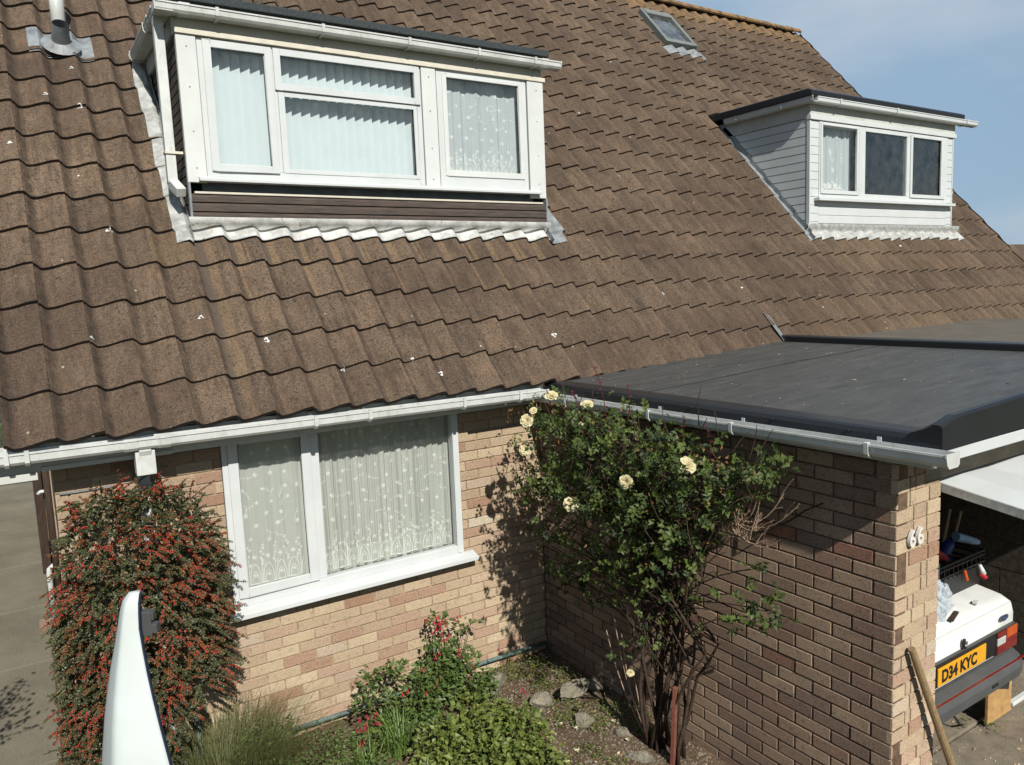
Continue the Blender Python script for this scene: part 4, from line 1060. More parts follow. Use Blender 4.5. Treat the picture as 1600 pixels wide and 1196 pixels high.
mb = MB(); mb.tube([(.975, yb_+.0, .838), (.975, yb_-.016, .838)], .012, 14); lk = mb.build('boot_lock', 'silver', car)
mb = MB(); mb.extrude([(.955, .857), (.963, .864), (.972, .862), (.962, .838), (.966, .822), (.985, .806), (.975, .801), (.955, .812), (.949, .836)], (0, yb_+.0, 0), (0, yb_-.012, 0), Vector((1, 0, 0)), Vector((0, 0, 1))); mb.build('lock_cover', 'black', car)
mb = MB()
bp = [(.0, .495), (-.070, .500), (-.088, .515), (-.092, .575), (-.080, .600), (-.066, .622), (-.02, .640), (.0, .642)]
ring = []
for i in range(18):
    t = i/17; x_ = XA-.02+(XB+.012-XA+.02)*t; e = min(t, 1-t)*17
    inset = .0 if e > 2 else (.085*(1-e/2)**2)
    ring.append([(x_, yb_+inset+p*(1 if e > .5 else .6), z) for p, z in bp])
for a, b in zip(ring[:-1], ring[1:]):
    for j in range(len(bp)-1): mb.face((a[j], b[j], b[j+1], a[j+1]))
mb.face(ring[-1]); mb.face(ring[0][::-1])
last = ring[-1]; side = [(x_+.012, y_+.55, z) for x_, y_, z in last]
for j in range(len(bp)-1): mb.face((last[j], side[j], side[j+1], last[j+1]))
bu = mb.build('bumper', 'bumper', car, bevel=.004)
mb = MB(); mb.box(XA, XB-.06, yb_-.078, yb_-.066, .612, .618); mb.build('red_stripe', 'red', bu)
mb = MB(); mb.box(1.12, 1.19, yb_-.098, yb_-.086, .545, .562); mb.build('towing_cover', 'black', bu, bevel=.006)
for xx in (.45, 1.42):
    mb = MB(); n = 28
    for k in range(n):
        a0, a1 = 6.2832*k/n, 6.2832*(k+1)/n
        for (r0_, r1_, xa_, xb_) in ((.285, .285, xx, xx+.16), (.285, .18, xx+.16, xx+.15), (.285, .18, xx, xx+.01)):
            mb.face([(xa_, yb_+.75+r0_*math.cos(a0), .285+r0_*math.sin(a0)), (xa_, yb_+.75+r0_*math.cos(a1), .285+r0_*math.sin(a1)), (xb_, yb_+.75+r1_*math.cos(a1), .285+r1_*math.sin(a1)), (xb_, yb_+.75+r1_*math.cos(a0), .285+r1_*math.sin(a0))])
    wh = mb.build('wheel', 'black', car)
    mb = MB(); mb.tube([(xx+.01, yb_+.75, .285), (xx+.15, yb_+.75, .285)], .18, 20); mb.build('rim', 'silver', wh)
# things on the boot
cr_ = thing('plastic_crate', (1.30, -2.45, .96), 'black plastic crate full of bottles on the white car boot', 'crate')
mb = MB(); X0c, X1c, Y0c, Y1c = .95, 1.60, -2.62, -2.22
mb.poly([(X0c+.02, Y0c+.01, .965), (X1c-.02, Y0c+.01, .965), (X1c-.02, Y1c-.01, .965), (X0c+.02, Y1c-.01, .965), (X0c, Y0c, 1.10), (X1c, Y0c, 1.10), (X1c, Y1c, 1.10), (X0c, Y1c, 1.10)], [(0, 1, 5, 4), (1, 2, 6, 5), (2, 3, 7, 6), (3, 0, 4, 7), (0, 3, 2, 1)])
mb.build('box', 'black', cr_, bevel=.004)
mb = MB()
for z in (1.115, 1.16, 1.185): frame_rect_h = [mb.box(X0c-.01, X1c+.01, Y0c-.008, Y0c+.004, z, z+.012), mb.box(X0c-.01, X1c+.01, Y1c-.004, Y1c+.008, z, z+.012), mb.box(X0c-.01, X0c+.004, Y0c+.004, Y1c-.004, z, z+.012), mb.box(X1c-.004, X1c+.01, Y0c+.004, Y1c-.004, z, z+.012)]
for k in range(12): mb.box(X0c+.02+k*.053, X0c+.028+k*.053, Y0c-.006, Y0c+.002, 1.10, 1.19)
mb.build('rim_bars', 'black', cr_)
def bottle(name, p, d, L_, r_, mat, lab, label, capm='black', labmat='label'):
    p = Vector(p); d = Vector(d).normalized(); t = thing(name, p, label, 'bottle', 'bottles in the crate on the car')
    m_ = MB(); m_.tube([p, p+d*.01, p+d*L_*.66, p+d*L_*.8, p+d*L_*.86], [r_*.9, r_, r_, r_*.45, r_*.40], 16); b_ = m_.build('body', mat, t, smooth=True)
    m_ = MB(); m_.tube([p+d*L_*.86, p+d*L_], r_*.46, 12); m_.build('cap', capm, t)
    if lab: m_ = MB(); m_.tube([p+d*L_*.18, p+d*L_*.55], r_*1.012, 16, caps=False); m_.build('label', labmat, t)
bottle('bottle', (1.40, -2.50, 1.12), (-.80, .10, .50), .32, .042, 'blue_bottle', True, 'dark blue bottle with red and white label lying in the crate', 'black', 'red_plastic')
bottle('bottle', (1.36, -2.46, 1.10), (.75, .0, .62), .26, .038, 'blue_bottle', False, 'blue bottle leaning right in the crate', 'clear')
bottle('bottle', (1.02, -2.60, 1.10), (.05, 0, 1), .20, .048, 'label', False, 'pale blue ribbed bottle at the left end of the crate', 'blue_bottle')
bottle('bottle', (1.22, -2.40, 1.12), (.35, .2, .8), .27, .036, 'black', True, 'dark bottle with pale label standing behind the red-labelled one in the crate', 'blue_bottle')
bottle('bottle', (1.14, -2.52, 1.10), (-.35, .1, .7), .24, .034, 'clear', False, 'clear bottle leaning left in the middle of the crate', 'red_plastic')
bottle('bottle', (1.48, -2.36, 1.12), (.2, .3, .8), .22, .036, 'black', False, 'black bottle at the back right of the crate', 'black')
bm = bmesh.new(); bmesh.ops.create_icosphere(bm, subdivisions=4, radius=1)
for v in bm.verts:
    c = v.co.copy(); k = 1+.3*noise.noise(c*2.6)+.1*noise.noise(c*7); v.co = Vector((1.28, -2.42, 1.13))+Vector((c.x*.24*k, c.y*.13*k, c.z*.055*k))
me = bpy.data.meshes.new('rag'); bm.to_mesh(me); bm.free(); me.materials.append(MT['cable']); rg = bpy.data.objects.new('dark_rag', me); COL.objects.link(rg); tag(rg, 'crumpled dark rag filling the crate under the bottles', 'rag')
mb = MB(); r7 = random.Random(14)
for _ in range(900):
    x, y = r7.uniform(.35, 2.7), r7.uniform(-3.6, -1.9); r_ = r7.uniform(.002, .006) if r7.random() < .93 else r7.uniform(.007, .013)
    z = (.014 if y > -2.61 else .0); a = r7.uniform(0, 6.28); c_, s_ = math.cos(a)*r_, math.sin(a)*r_
    mb.poly([(x+c_*1.5, y+s_*1.5, z), (x-s_, y+c_, z), (x-c_*1.5, y-s_*1.5, z), (x+s_, y-c_, z), (x, y, z+r_)], [(0, 1, 4), (1, 2, 4), (2, 3, 4), (3, 0, 4)], tint=r7.random())
tag(mb.build('grit', 'litter'), 'pale grit and chips scattered over the garage threshold', 'grit', kind='stuff')
for (x, y, n, lb) in ((1.50, -2.58, 7, 'green leafy sprig lying on the ground under the car bumper'), (1.86, -2.57, 9, 'small weed growing at the garage threshold by the wooden board'), (1.62, -2.70, 8, 'weed in the crack of the driveway in front of the threshold')):
    mb = MB()
    for k in range(n*2): leaf(mb, Vector((x, y, .02))+Vector((r7.gauss(0, .03), r7.gauss(0, .02), r7.uniform(0, .03))), Vector((r7.gauss(0, 1), r7.gauss(0, 1), .2)), Vector((0, 0, 1))+rv0(r7, .4), .032, .013, r7.random())
    tag(mb.build('weed', 'weed'), lb, 'weed', 'weeds by the garage')
mb = MB(); mb.tube([(1.50, -2.58, .02), (1.42, -2.60, .06), (1.38, -2.57, .14), (1.37, -2.56, .2)], .007, 6); tag(mb.build('hose', 'cable'), 'short black hose hanging under the car bumper', 'hose')
mb = MB(); mb.tube([(1.50, -2.5, 1.27), (1.66, -2.54, 1.215)], [.030, .022], 12); mb.tube([(1.655, -2.54, 1.217), (1.685, -2.545, 1.207)], .018, 10, 0); tag(mb.build('spray_can', 'label'), 'pale tube with white tip poking out of the crate', 'tube')
mb = MB(); mb.tube([(1.53, -2.635, 1.115), (1.535, -2.65, 1.08), (1.56, -2.65, 1.055)], [.010, .014, .012], 10); tag(mb.build('white_clip', 'upvc'), 'white clip hooked on the crate rim', 'clip')
mb = MB(); mb.tube([(1.35, -2.635, 1.12), (1.352, -2.65, 1.06)], [.009, .011], 8); tag(mb.build('orange_clip', 'orange'), 'orange clip hanging on the crate front', 'clip')
mb = MB(); mb.tube([(1.67, -2.56, 1.06), (1.675, -2.58, 1.0), (1.69, -2.6, .975)], [.008, .02, .016], 8); tag(mb.build('red_clip', 'red_plastic'), 'red clip beside the right end of the crate', 'clip')
mb = MB(); mb.tube([(1.06, -2.35, 1.12), (1.08, -2.35, 1.24)], [.05, .045], 12); tag(mb.build('yellow_tub', 'yellow_plastic'), 'yellow-topped tub at the back of the crate', 'tub')
# clear bag: crumpled closed surface
bm = bmesh.new(); bmesh.ops.create_icosphere(bm, subdivisions=4, radius=1)
for v in bm.verts:
    c = v.co.copy(); k = 1+.25*noise.noise(c*2.2)+.12*noise.noise(c*6)
    v.co = Vector((.90, -2.70, 1.075))+Vector((c.x*.085*k, c.y*.07*k, c.z*.135*k*(1-.15*c.z)))
me = bpy.data.meshes.new('plastic_bag'); bm.to_mesh(me); bm.free(); me.materials.append(MT['bag']); bag = bpy.data.objects.new('plastic_bag', me); COL.objects.link(bag)
tag(bag, 'crumpled clear plastic bag on the left of the car boot', 'bag')
mb = MB(); mb.obox((1.0, -2.755, .962), Vector((.075, .022, 0)), Vector((-.003, .012, 0)), V(0, 0, .004)); tag(mb.build('wood_stick', 'stem'), 'short grey-brown stick lying on the car boot', 'stick')
mb = MB(); mb.obox((1.05, -2.70, .975), Vector((.07, .01, 0)), Vector((-.002, .014, 0)), V(0, 0, .007)); tag(mb.build('white_offcut', 'upvc', bevel=.002), 'white plastic offcut on the middle of the car boot', 'offcut')
mb = MB(); mb.obox((1.27, -2.745, .972), Vector((.022, .004, 0)), Vector((-.002, .014, 0)), V(0, 0, .007)); tag(mb.build('white_offcut', 'upvc', bevel=.002), 'small white offcut near the badge end of the car boot', 'offcut')
# tools leaning at the back of the garage
for i, (xa, za, xb, zb, lb) in enumerate(((1.57, 1.42, 1.46, 1.20, 'left wooden tool handle leaning in the dark garage'), (1.71, 1.38, 1.56, 1.15, 'right wooden tool handle leaning in the dark garage'))):
    mb = MB(); d = Vector((xa-xb, .02, za-zb)); p = Vector((xa, -2.42, za)); mb.tube([p, p-d.normalized()*.46], .011, 8); tag(mb.build('tool_handle', 'pole'), lb, 'tool handle', 'tool handles in the garage')
# pole leaning on the pier
mb = MB(); a, b = Vector((.10, -3.015, 1.135)), Vector((.60, -3.085, .02)); mb.tube([a, a.lerp(b, .1), b], [.017, .019, .022], 12); tag(mb.build('wooden_pole', 'pole'), 'round wooden pole leaning against the garage corner pier', 'pole')
# prop under the car
mb = MB(); mb.box(1.62, 1.93, -2.675, -2.655, .014, .235); mb.build('wood_prop', 'ply', bevel=.003); tag(bpy.data.objects['wood_prop'], 'plywood board standing under the car bumper', 'board')

# ================================================================== PLANTS
def rv(r_, s_=1.): return Vector((r_.gauss(0, s_), r_.gauss(0, s_), r_.gauss(0, s_)))
def inpoly(x, y, P_):
    c = False; j = len(P_)-1
    for i in range(len(P_)):
        if (P_[i][1] > y) != (P_[j][1] > y) and x < (P_[j][0]-P_[i][0])*(y-P_[i][1])/(P_[j][1]-P_[i][1])+P_[i][0]: c = not c
        j = i
    return c
def curve(a, b, bow, n=6):
    a = Vector(a); b = Vector(b); bow = Vector(bow); return [a.lerp(b, t/n)+bow*math.sin(math.pi*t/n) for t in range(n+1)]

# ---- climbing rose against the garage wall
rose = thing('rose_bush', (-.22, -1.63, 0), 'tall leggy climbing rose with pale yellow flowers against the garage wall', 'rose')
rr = random.Random(17)
CROWN = [(-.27, 2.06), (-.52, 2.24), (-1.3, 2.20), (-1.75, 2.14), (-2.19, 2.08), (-2.52, 2.04), (-2.57, 1.93), (-2.27, 1.76), (-2.12, 1.58), (-1.95, 1.42), (-1.80, 1.25), (-1.45, 1.0), (-1.25, 1.07), (-.84, 1.10), (-.45, 1.20), (-.21, 1.46)]
st = MB(); lf = MB(); ol = MB(); ends = []
base = Vector((-.22, -1.63, .0))
canes = []
for i in range(17):
    b = base+Vector((rr.uniform(-.07, .08), rr.uniform(-.17, .15), -.02)); m_ = Vector((rr.uniform(-.30, -.08), -1.66+rr.gauss(0, .20), rr.uniform(.7, 1.25)))
    pts = curve(b, m_, (rr.uniform(-.05, .04), rr.gauss(0, .07), 0), 6); pts = [q+rv(rr, .008) for q in pts]
    for _ in range(60):
        ty, tz = rr.uniform(-2.5, -.3), rr.uniform(1.4, 2.2)
        if inpoly(ty, tz, CROWN): break
    t_ = Vector((rr.uniform(-.46, -.1) if ty > -1.6 else rr.uniform(-.34, -.08), ty, tz)); p2 = curve(m_, t_, (rr.uniform(-.10, 0), 0, rr.uniform(.03, .14)), 7)
    st.tube(pts+p2[1:], [.0135-.0009*k for k in range(14)], 6); canes.append(pts+p2[1:])
for i in range(210):
    c = rr.choice(canes); p = c[rr.randrange(5, 12)]
    for _ in range(80):
        ty, tz = p.y+rr.uniform(-.55, .9), p.z+rr.uniform(-.15, .75)
        if inpoly(ty, tz, CROWN): break
    else: continue
    t_ = Vector((min(-.03, p.x+rr.uniform(-.28, .18)), ty, tz)); q = curve(p, t_, (rr.uniform(-.05, .03), 0, rr.uniform(-.02, .10)), 6)
    st.tube(q, [.005-.0005*k for k in range(7)], 5); ends.append(q)
def rleaf(p, out_, sc=1., mb_=None, old=False):
    """one compound leaf: five leaflets on a stalk"""
    d = (out_+rv(rr, .5)).normalized(); n = (Vector((-.25, -.35, .8))+rv(rr, .45)).normalized(); L_ = rr.uniform(.030, .046)*sc; m_ = mb_ or lf
    sd = d.cross(n).normalized(); tint = min(1, max(0, rr.gauss(.42, .25)))
    leaf(m_, p+d*L_*1.5, d+rv(rr, .12), n, L_, L_*.72, tint)
    for k in ((.4, 1), (1.0, 1)) if rr.random() < .8 else ((1., 1),):
        for s_ in (-1, 1): leaf(m_, p+d*L_*k[0]*1.2, d*.55+sd*s_*.9+rv(rr, .15), n+rv(rr, .12), L_*.9, L_*.64, min(1, max(0, tint+rr.uniform(-.15, .15))))
DENS = lambda y, z: 1.0 if z > 1.40 else .34
cnt = 0
while cnt < 930:
    y, z = rr.uniform(-2.6, -.2), rr.uniform(.9, 2.24)
    if not inpoly(y, z, CROWN) or rr.random() > DENS(y, z): continue
    if noise.noise((y*4.2, z*4.2, 2.)) < -.10: continue
    if z > 2.08 and y < -.62 and rr.random() < .8: continue
    P_ = Vector((rr.uniform(-.42, -.05), y, z)); P_ = P_.lerp(CAM, rr.random()**1.6*(.14 if y > -1.9 else .05)); x, y, z = P_; cnt += 1
    rleaf(Vector((x, y, z)), Vector((-.5, -.25, .25)))
for q in ends:
    for k in range(1, 7):
        if rr.random() < .5: rleaf(q[k], (q[k]-q[k-1]).normalized()+rv(rr, .5))
for _ in range(110):      # thin brown shoots standing out of the crown
    for _k in range(60):
        ty, tz = rr.uniform(-2.3, -.35), rr.uniform(1.35, 2.12)
        if inpoly(ty, tz, CROWN): break
    p = Vector((rr.uniform(-.3, -.1), ty, tz)).lerp(CAM, rr.uniform(.04, .13)); e = p+Vector((rr.uniform(-.08, .08), rr.uniform(-.16, .10), rr.uniform(.05, .24)))
    st.tube(curve(p, e, (rr.uniform(-.03, .03), 0, .02), 5), [.0032, .003, .0028, .0026, .0022, .0018], 5)
# lower sprays
for (y, z, x, n) in ((-.30, 1.32, -.3, 8), (-.34, 1.15, -.3, 6), (-.50, 1.08, -.3, 8), (-.62, .98, -.35, 7), (-.80, .98, -.35, 9), (-.95, .92, -.3, 9), (-1.1, .86, -.35, 8), (-1.9, 1.3, -.3, 10), (-1.62, .72, -.35, 6), (-2.2, 1.72, -.3, 7), (-2.3, 1.9, -.35, 8), (-1.3, 1.1, -.4, 9), (-1.1, 1.15, -.4, 9), (-.9, 1.2, -.4, 9), (-.62, .80, -.25, 6), (-.75, .88, -.2, 5), (-2.38, 1.44, -.24, 8), (-2.46, 1.22, -.24, 12), (-2.32, 1.16, -.28, 12), (-2.40, 1.12, -.26, 8), (-2.2, 1.22, -.2, 6), (-2.05, 1.15, -.25, 4), (-1.42, .60, -.3, 4), (-1.5, .66, -.25, 3), (-1.25, .95, -.3, 6), (-1.6, 1.0, -.35, 7), (-1.75, .86, -.35, 5)):
    st.tube(curve(base+Vector((0, rr.uniform(-.1, .1), rr.uniform(.5, 1.0))), (x, y, z), (-.05, 0, .08), 6), [.004]*7, 5)
    for _ in range(n): rleaf(Vector((x, y, z))+rv(rr, .045), Vector((-.5, rr.uniform(-.8, .8), .1)), .95)
st.build('stems', 'stem', rose, smooth=True)
lf.build('foliage', 'rose_leaf', rose)
for _ in range(230):
    for _ in range(50):
        y, z = rr.uniform(-2.5, -.25), rr.uniform(1.3, 2.2)
        if inpoly(y, z, CROWN): break
    p = Vector((-.1-.5*rr.random(), y, z))
    for _ in range(rr.randrange(1, 5)): leaf(ol, p+rv(rr, .015), rv(rr)-Vector((0, 0, .5)), rv(rr), rr.uniform(.018, .036), .016, rr.random())
ol.build('withered_leaves', 'rose_old', rose)
mb = MB(); m2 = MB()      # young red shoots above the gutter
for (x, y, z0_, z1_, dy) in ((-.30, -1.20, 2.10, 2.43, .10), (-.30, -1.40, 2.10, 2.34, -.02), (-.42, -1.36, 1.95, 2.16, 0), (-.3, -.9, 2.1, 2.25, .05), (-.3, -1.8, 2.0, 2.2, -.1), (-.25, -2.02, 1.95, 2.16, 0)):
    q = curve((x, y, z0_), (x, y+dy, z1_), (0, -.03, 0), 7); mb.tube(q, .0028, 5)
    for k in range(2, 8):
        for s_ in (-1, 1): leaf(m2, q[k], Vector((rr.uniform(-.6, .6), s_*.8, .3)), Vector((-.3, -.5, .7))+rv(rr, .3), .024, .013, rr.random())
tag(mb.build('young_shoots', 'rose_red', rose), kind='stuff'); m2.build('young_leaves', 'rose_red', rose)
mb = MB()      # bare pale twigs on the right
for i in range(14):
    a = Vector((-.16, -1.98-rr.uniform(0, .12), 1.63+rr.uniform(-.04, .05))); b = Vector((-.18+rr.uniform(-.08, .1), -2.15-rr.uniform(0, .42), 1.60+rr.uniform(-.04, .24)))
    q = curve(a, b, (0, -.03, -.06-rr.uniform(0, .04)), 8); mb.tube(q, [.0045-.0003*k for k in range(9)], 5)
    for _ in range(3):
        p = q[rr.randrange(3, 8)]; mb.tube(curve(p, p+Vector((rr.uniform(-.05, .05), rr.uniform(-.10, .03), rr.uniform(.02, .16))), (0, .01, 0), 4), [.002]*5, 4)
for i in range(4):
    a = base+Vector((-.05, .10, .0)); b = Vector((-.28, -1.20+rr.uniform(-.25, .1), rr.uniform(.45, .85))); mb.tube(curve(a, b, (0, .05, -.02), 6), .0035, 5)
tag(mb.build('bare_twigs', 'stem_pale', rose), kind='stuff')
def rose_flower(p, r_, face, parent, tint=.6, seed=0):
    r3 = random.Random(seed); mb = MB(); f = Vector(face).normalized(); a = f.orthogonal().normalized(); b = f.cross(a)
    for ring_, (n, rad, tilt, w_) in enumerate(((6, 1., .25, .95), (6, .82, .55, .8), (5, .58, .85, .62), (4, .34, 1.15, .42), (3, .18, 1.4, .25))):
        for k in range(n):
            an = 6.2832*(k+.37*ring_)/n+r3.uniform(-.15, .15); dr_ = a*math.cos(an)+b*math.sin(an); sd = f.cross(dr_)
            rr_ = r_*rad*r3.uniform(.88, 1.1); up_ = f*math.sin(tilt); ou = dr_*math.cos(tilt)
            grid = []
            for i in range(4):
                t = i/3; c = Vector(p)+(ou+up_)*rr_*t-f*rr_*.25*t*t*(1-tilt*.5)+dr_*rr_*.12*t*t
                ww = r_*w_*.62*math.sin(.35+t*2.1)
                grid.append([c-sd*ww+f*ww*.35, c+f*0, c+sd*ww+f*ww*.35])
            for i in range(3):
                for j in range(2): mb.face((grid[i][j], grid[i+1][j], grid[i+1][j+1], grid[i][j+1]), tint=max(0, min(1, tint-.5*(ring_/4)+r3.uniform(-.1, .1))))
    o = mb.build('flower', 'petal', parent, smooth=True); return o
for i, (y, z, x, r_, fc) in enumerate(((-.82, 2.235, -.45, .040, (-.3, -.5, .8)), (-1.22, 2.22, -.46, .036, (-.2, -.4, .9)), (-.66, 2.06, -.55, .040, (-.8, -.6, .4)), (-.60, 1.845, -.53, .042, (-.7, -.8, .3)), (-1.09, 1.55, -.52, .044, (-.5, -.8, .4)),
                                      (-2.10, 1.985, -.48, .042, (-.5, -.7, .6)), (-1.69, 1.83, -.56, .036, (-.8, -.5, .1)), (-1.56, .57, -.45, .022, (-.3, -.5, .1)), (-1.13, 2.08, -.45, .020, (0, -.4, .5)), (-.58, 1.65, -.52, .018, (-.3, -.4, -.4)), (-.72, 1.60, -.50, .016, (0, -.4, -.4)), (-.62, 1.56, -.50, .017, (0, -.4, -.4)), (-.70, 2.13, -.52, .024, (-.5, -.5, .6)))):
    rose_flower(Vector((x, y, z)).lerp(CAM, .035), r_, fc, rose, .75, i)

# ---- cotoneaster on the left of the wall
cot = thing('berry_shrub', (-3.05, -.15, 0), 'bushy cotoneaster covered in red berries trained up the wall beside the downpipe', 'shrub')
COT = [(-3.30, 1.84), (-3.20, 1.90), (-3.06, 1.93), (-2.95, 1.88), (-2.84, 1.90), (-2.67, 1.82), (-2.58, 1.63), (-2.54, 1.34), (-2.54, 1.05), (-2.66, .75), (-2.78, .60), (-2.88, .42), (-2.95, .22), (-3.15, .05), (-3.40, .02), (-3.44, .40), (-3.40, .97), (-3.35, 1.51)]
rr = random.Random(23); lf = MB(); ol = MB(); sm = MB(); be = MB()
ICO = None
bmi = bmesh.new(); bmesh.ops.create_icosphere(bmi, subdivisions=1, radius=1); iv = [v.co.copy() for v in bmi.verts]; ifc = [tuple(v.index for v in f.verts) for f in bmi.faces]; bmi.free()
def berry(p, r_): be.poly([p+v*r_ for v in iv], ifc, 0)
def twig(p, d, L_, nleaf, edge):
    q = [p]; cur = Vector(d).normalized(); 
    for k in range(6): cur = (cur+Vector((0, -.02, -.085))+rv(rr, .05)).normalized(); q.append(q[-1]+cur*L_/6)
    sm.tube(q, [.0022]*6+[.001], 4, caps=False)
    bronze = rr.random() < .18; bt = noise.noise((p[0]*6.5, p[2]*6.5, 11)) > (.02 if not edge else .12); tb = rr.random()
    for k in range(nleaf):
        t = k/nleaf*5.95; i = int(t); p_ = q[i].lerp(q[i+1], t-i); dd = (q[i+1]-q[i]).normalized(); nn = (Vector((-.1, -.7, .6))+rv(rr, .25)).normalized(); sd = dd.cross(nn)
        for s_ in (-1, 1):
            L2 = rr.uniform(.010, .017); leaf(ol if (bronze and rr.random() < .75) else lf, p_, dd*.5+sd*s_+rv(rr, .2), nn+rv(rr, .3), L2, L2*.62, max(0, min(1, .35+.3*tb+rr.gauss(0, .15))), .15)
        if bt and rr.random() < .78:
            berry(p_+nn*.005+rv(rr, .003), rr.uniform(.0032, .0050))
c = 0
while c < 2100:
    x, z = rr.uniform(-3.5, -2.5), rr.uniform(.0, 1.95)
    if not inpoly(x, z, COT): continue
    if noise.noise((x*5, z*5, 7)) < -.62: continue
    c += 1
    bulge = .34*min(1, (x+3.55)*3.2)*min(1, (-2.45-x)*3.2+.25)*min(1, (1.98-z)*2.2+.15)
    y = -.05-abs(bulge)*(rr.random()**.55)
    side = (x+3.02)*1.3; edge = x > -2.72 or x < -3.34 or z < .5
    d = Vector((side+rr.uniform(-.45, .45), -.75+rr.uniform(-.3, .3), .18+.6*max(0, z-1.3)+rr.uniform(-.35, .35)))
    twig(Vector((x, y, z)), d+rv(rr, .22), rr.uniform(.09, .15)*(1.6 if rr.random() < .12 else 1), 14, edge)
for i in range(120):    # spreading sprays that hang off the flanks
    s_ = rr.random(); left = rr.random() < .45
    x, z = (-3.35, .45+1.0*s_) if left else (-2.64+.05*math.sin(s_*5), .55+.95*s_)
    twig(Vector((x, -.12-.12*rr.random(), z)), Vector((-.8 if left else .9, -.35+rr.uniform(-.2, .2), -.15+rr.uniform(-.4, .25))), rr.uniform(.10, .17), 16, True)
for i in range(22):
    x = -2.75-rr.random()*.5; twig(Vector((x, -.15, 1.80)), Vector((rr.uniform(-.5, .5), -.2, 1)), rr.uniform(.10, .16), 14, True)
for i in range(9):
    sm.tube(curve((-3.05+rr.uniform(-.06, .06), -.08, 0), (-3.05+rr.uniform(-.4, .4), -.12, rr.uniform(.9, 1.6)), (rr.uniform(-.05, .05), -.06, 0), 6), [.012-.0012*k for k in range(7)], 6)
for _ in range(9000):
    x, z = rr.uniform(-3.48, -2.52), rr.uniform(.0, 1.93)
    if inpoly(x, z, COT):
        L2 = rr.uniform(.012, .018); leaf(lf, Vector((x, -.04-.24*rr.random()*min(1, (x+3.55)*3.2)*min(1, (-2.45-x)*3.2+.25), z)), rv(rr)+Vector((0, -.5, 0)), Vector((-.1, -.7, .6))+rv(rr, .5), L2, L2*.62, max(0, min(1, rr.gauss(.35, .2))), .15)
lf.build('foliage', 'cot_leaf', cot); ol.build('bronze_foliage', 'cot_old', cot); sm.build('stems', 'stem', cot); tag(be.build('berries', 'berry', cot, smooth=True), kind='stuff')

# ---- dry ornamental grass
def grass_clump(name, c, n, h, spread, mat, seed, label, cat, blade_w=.004, droop=.5, parent=None):
    r2 = random.Random(seed); mb = MB()
    for i in range(n):
        a = r2.uniform(0, 6.2832); b = Vector(c)+Vector((math.cos(a), math.sin(a), 0))*r2.random()**.5*spread*.45; d = Vector((math.cos(a)+r2.gauss(0, .5), math.sin(a)+r2.gauss(0, .5), 0))
        L_ = h*r2.uniform(.45, 1.1); out_ = d*r2.uniform(.1, .55)*droop*L_; sd = Vector((0, 0, 1)).cross(d); sd = sd.normalized()*blade_w*.5*r2.uniform(.7, 1.3) if sd.length > 0 else Vector((blade_w/2, 0, 0)); prev = None; t_ = r2.random()
        for k in range(5):
            t = k/4; p = b+out_*t*t+Vector((0, 0, 1))*L_*(t-.28*droop*t*t*t); w_ = sd*(1-t*.85)
            if prev: mb.face((prev[0], prev[1], p+w_, p-w_), tint=t_*.6+.4*t)
            prev = (p-w_, p+w_)
    return tag(mb.build(name, mat, parent), label, cat)
grass_clump('grass_clump', (-2.66, -.40, 0), 3400, .60, .90, 'grass_dry', 1, 'tall dry ornamental grass clump below the left end of the window sill', 'grass', .0034, 1.15)
grass_clump('lily_tuft', (-1.62, -.62, 0), 120, .34, .20, 'grass_green', 2, 'bright green strappy tuft between the fuchsia and the yellow-green shrub', 'plant', .009, 1.15)
grass_clump('lily_tuft', (-1.88, -.72, 0), 90, .26, .22, 'grass_green', 5, 'smaller green strappy tuft at the foot of the pink fuchsia flowers', 'plant', .008, 1.0)

# ---- leafy shrubs
def shrub(name, loc, label, cat, blobs, nleaf, size, mat, seed, stemh=True, ratio=.62, nup=.8, group=None, stem_to=None):
    r2 = random.Random(seed); t = thing(name, loc, label, cat, group); mb = MB(); sm = MB()
    tot = sum(b[3]*b[4]*b[5] for b in blobs)
    for (cx, cy, cz, rx, ry, rz) in blobs:
        n = max(8, int(nleaf*(rx*ry*rz)/tot)); base_ = Vector(loc)+Vector((r2.uniform(-.05, .05), r2.uniform(-.05, .05), 0))
        if stemh:
            for _ in range(3): sm.tube(curve(base_, (cx+r2.uniform(-rx, rx)*.4, cy, cz), (0, -.02, 0), 5), [.006, .005, .004, .004, .003, .002], 5)
        for _ in range(n):
            d = rv(r2).normalized(); rad = r2.random()**.4; p = Vector((cx+d.x*rx*rad, cy+d.y*ry*rad, cz+d.z*rz*rad))
            if cy < 0 and p.y > -.015: p.y = -.02
            if p.z < .02: p.z = .02+.05*r2.random()
            L_ = size*r2.uniform(.65, 1.15); nn = (Vector((-.1, -.3, nup))+rv(r2, .45)).normalized()
            leaf(mb, p, Vector((d.x, d.y-.2, .1))+rv(r2, .4), nn, L_, L_*ratio, max(0, min(1, r2.gauss(.5, .25))), .2)
    if stemh: sm.build('stems', 'stem', t)
    mb.build('foliage', mat, t); return t, mb
fu, _ = shrub('fuchsia_bush', (-1.15, -.35, 0), 'straggly fuchsia bush with hanging pink flowers against the buff brick wall', 'shrub',
    [(-1.09, -.22, .60, .085, .08, .08), (-.86, -.20, .50, .11, .07, .05), (-1.12, -.28, .42, .13, .10, .10), (-1.15, -.30, .26, .20, .16, .14), (-.98, -.30, .30, .15, .12, .10), (-1.55, -.28, .37, .20, .10, .08), (-1.70, -.34, .26, .13, .10, .08), (-1.35, -.38, .16, .28, .16, .14), (-.95, -.4, .14, .2, .15, .12), (-1.6, -.5, .08, .3, .18, .08)], 2600, .046, 'fuch_leaf', 41)
rr = random.Random(6); mb = MB(); 
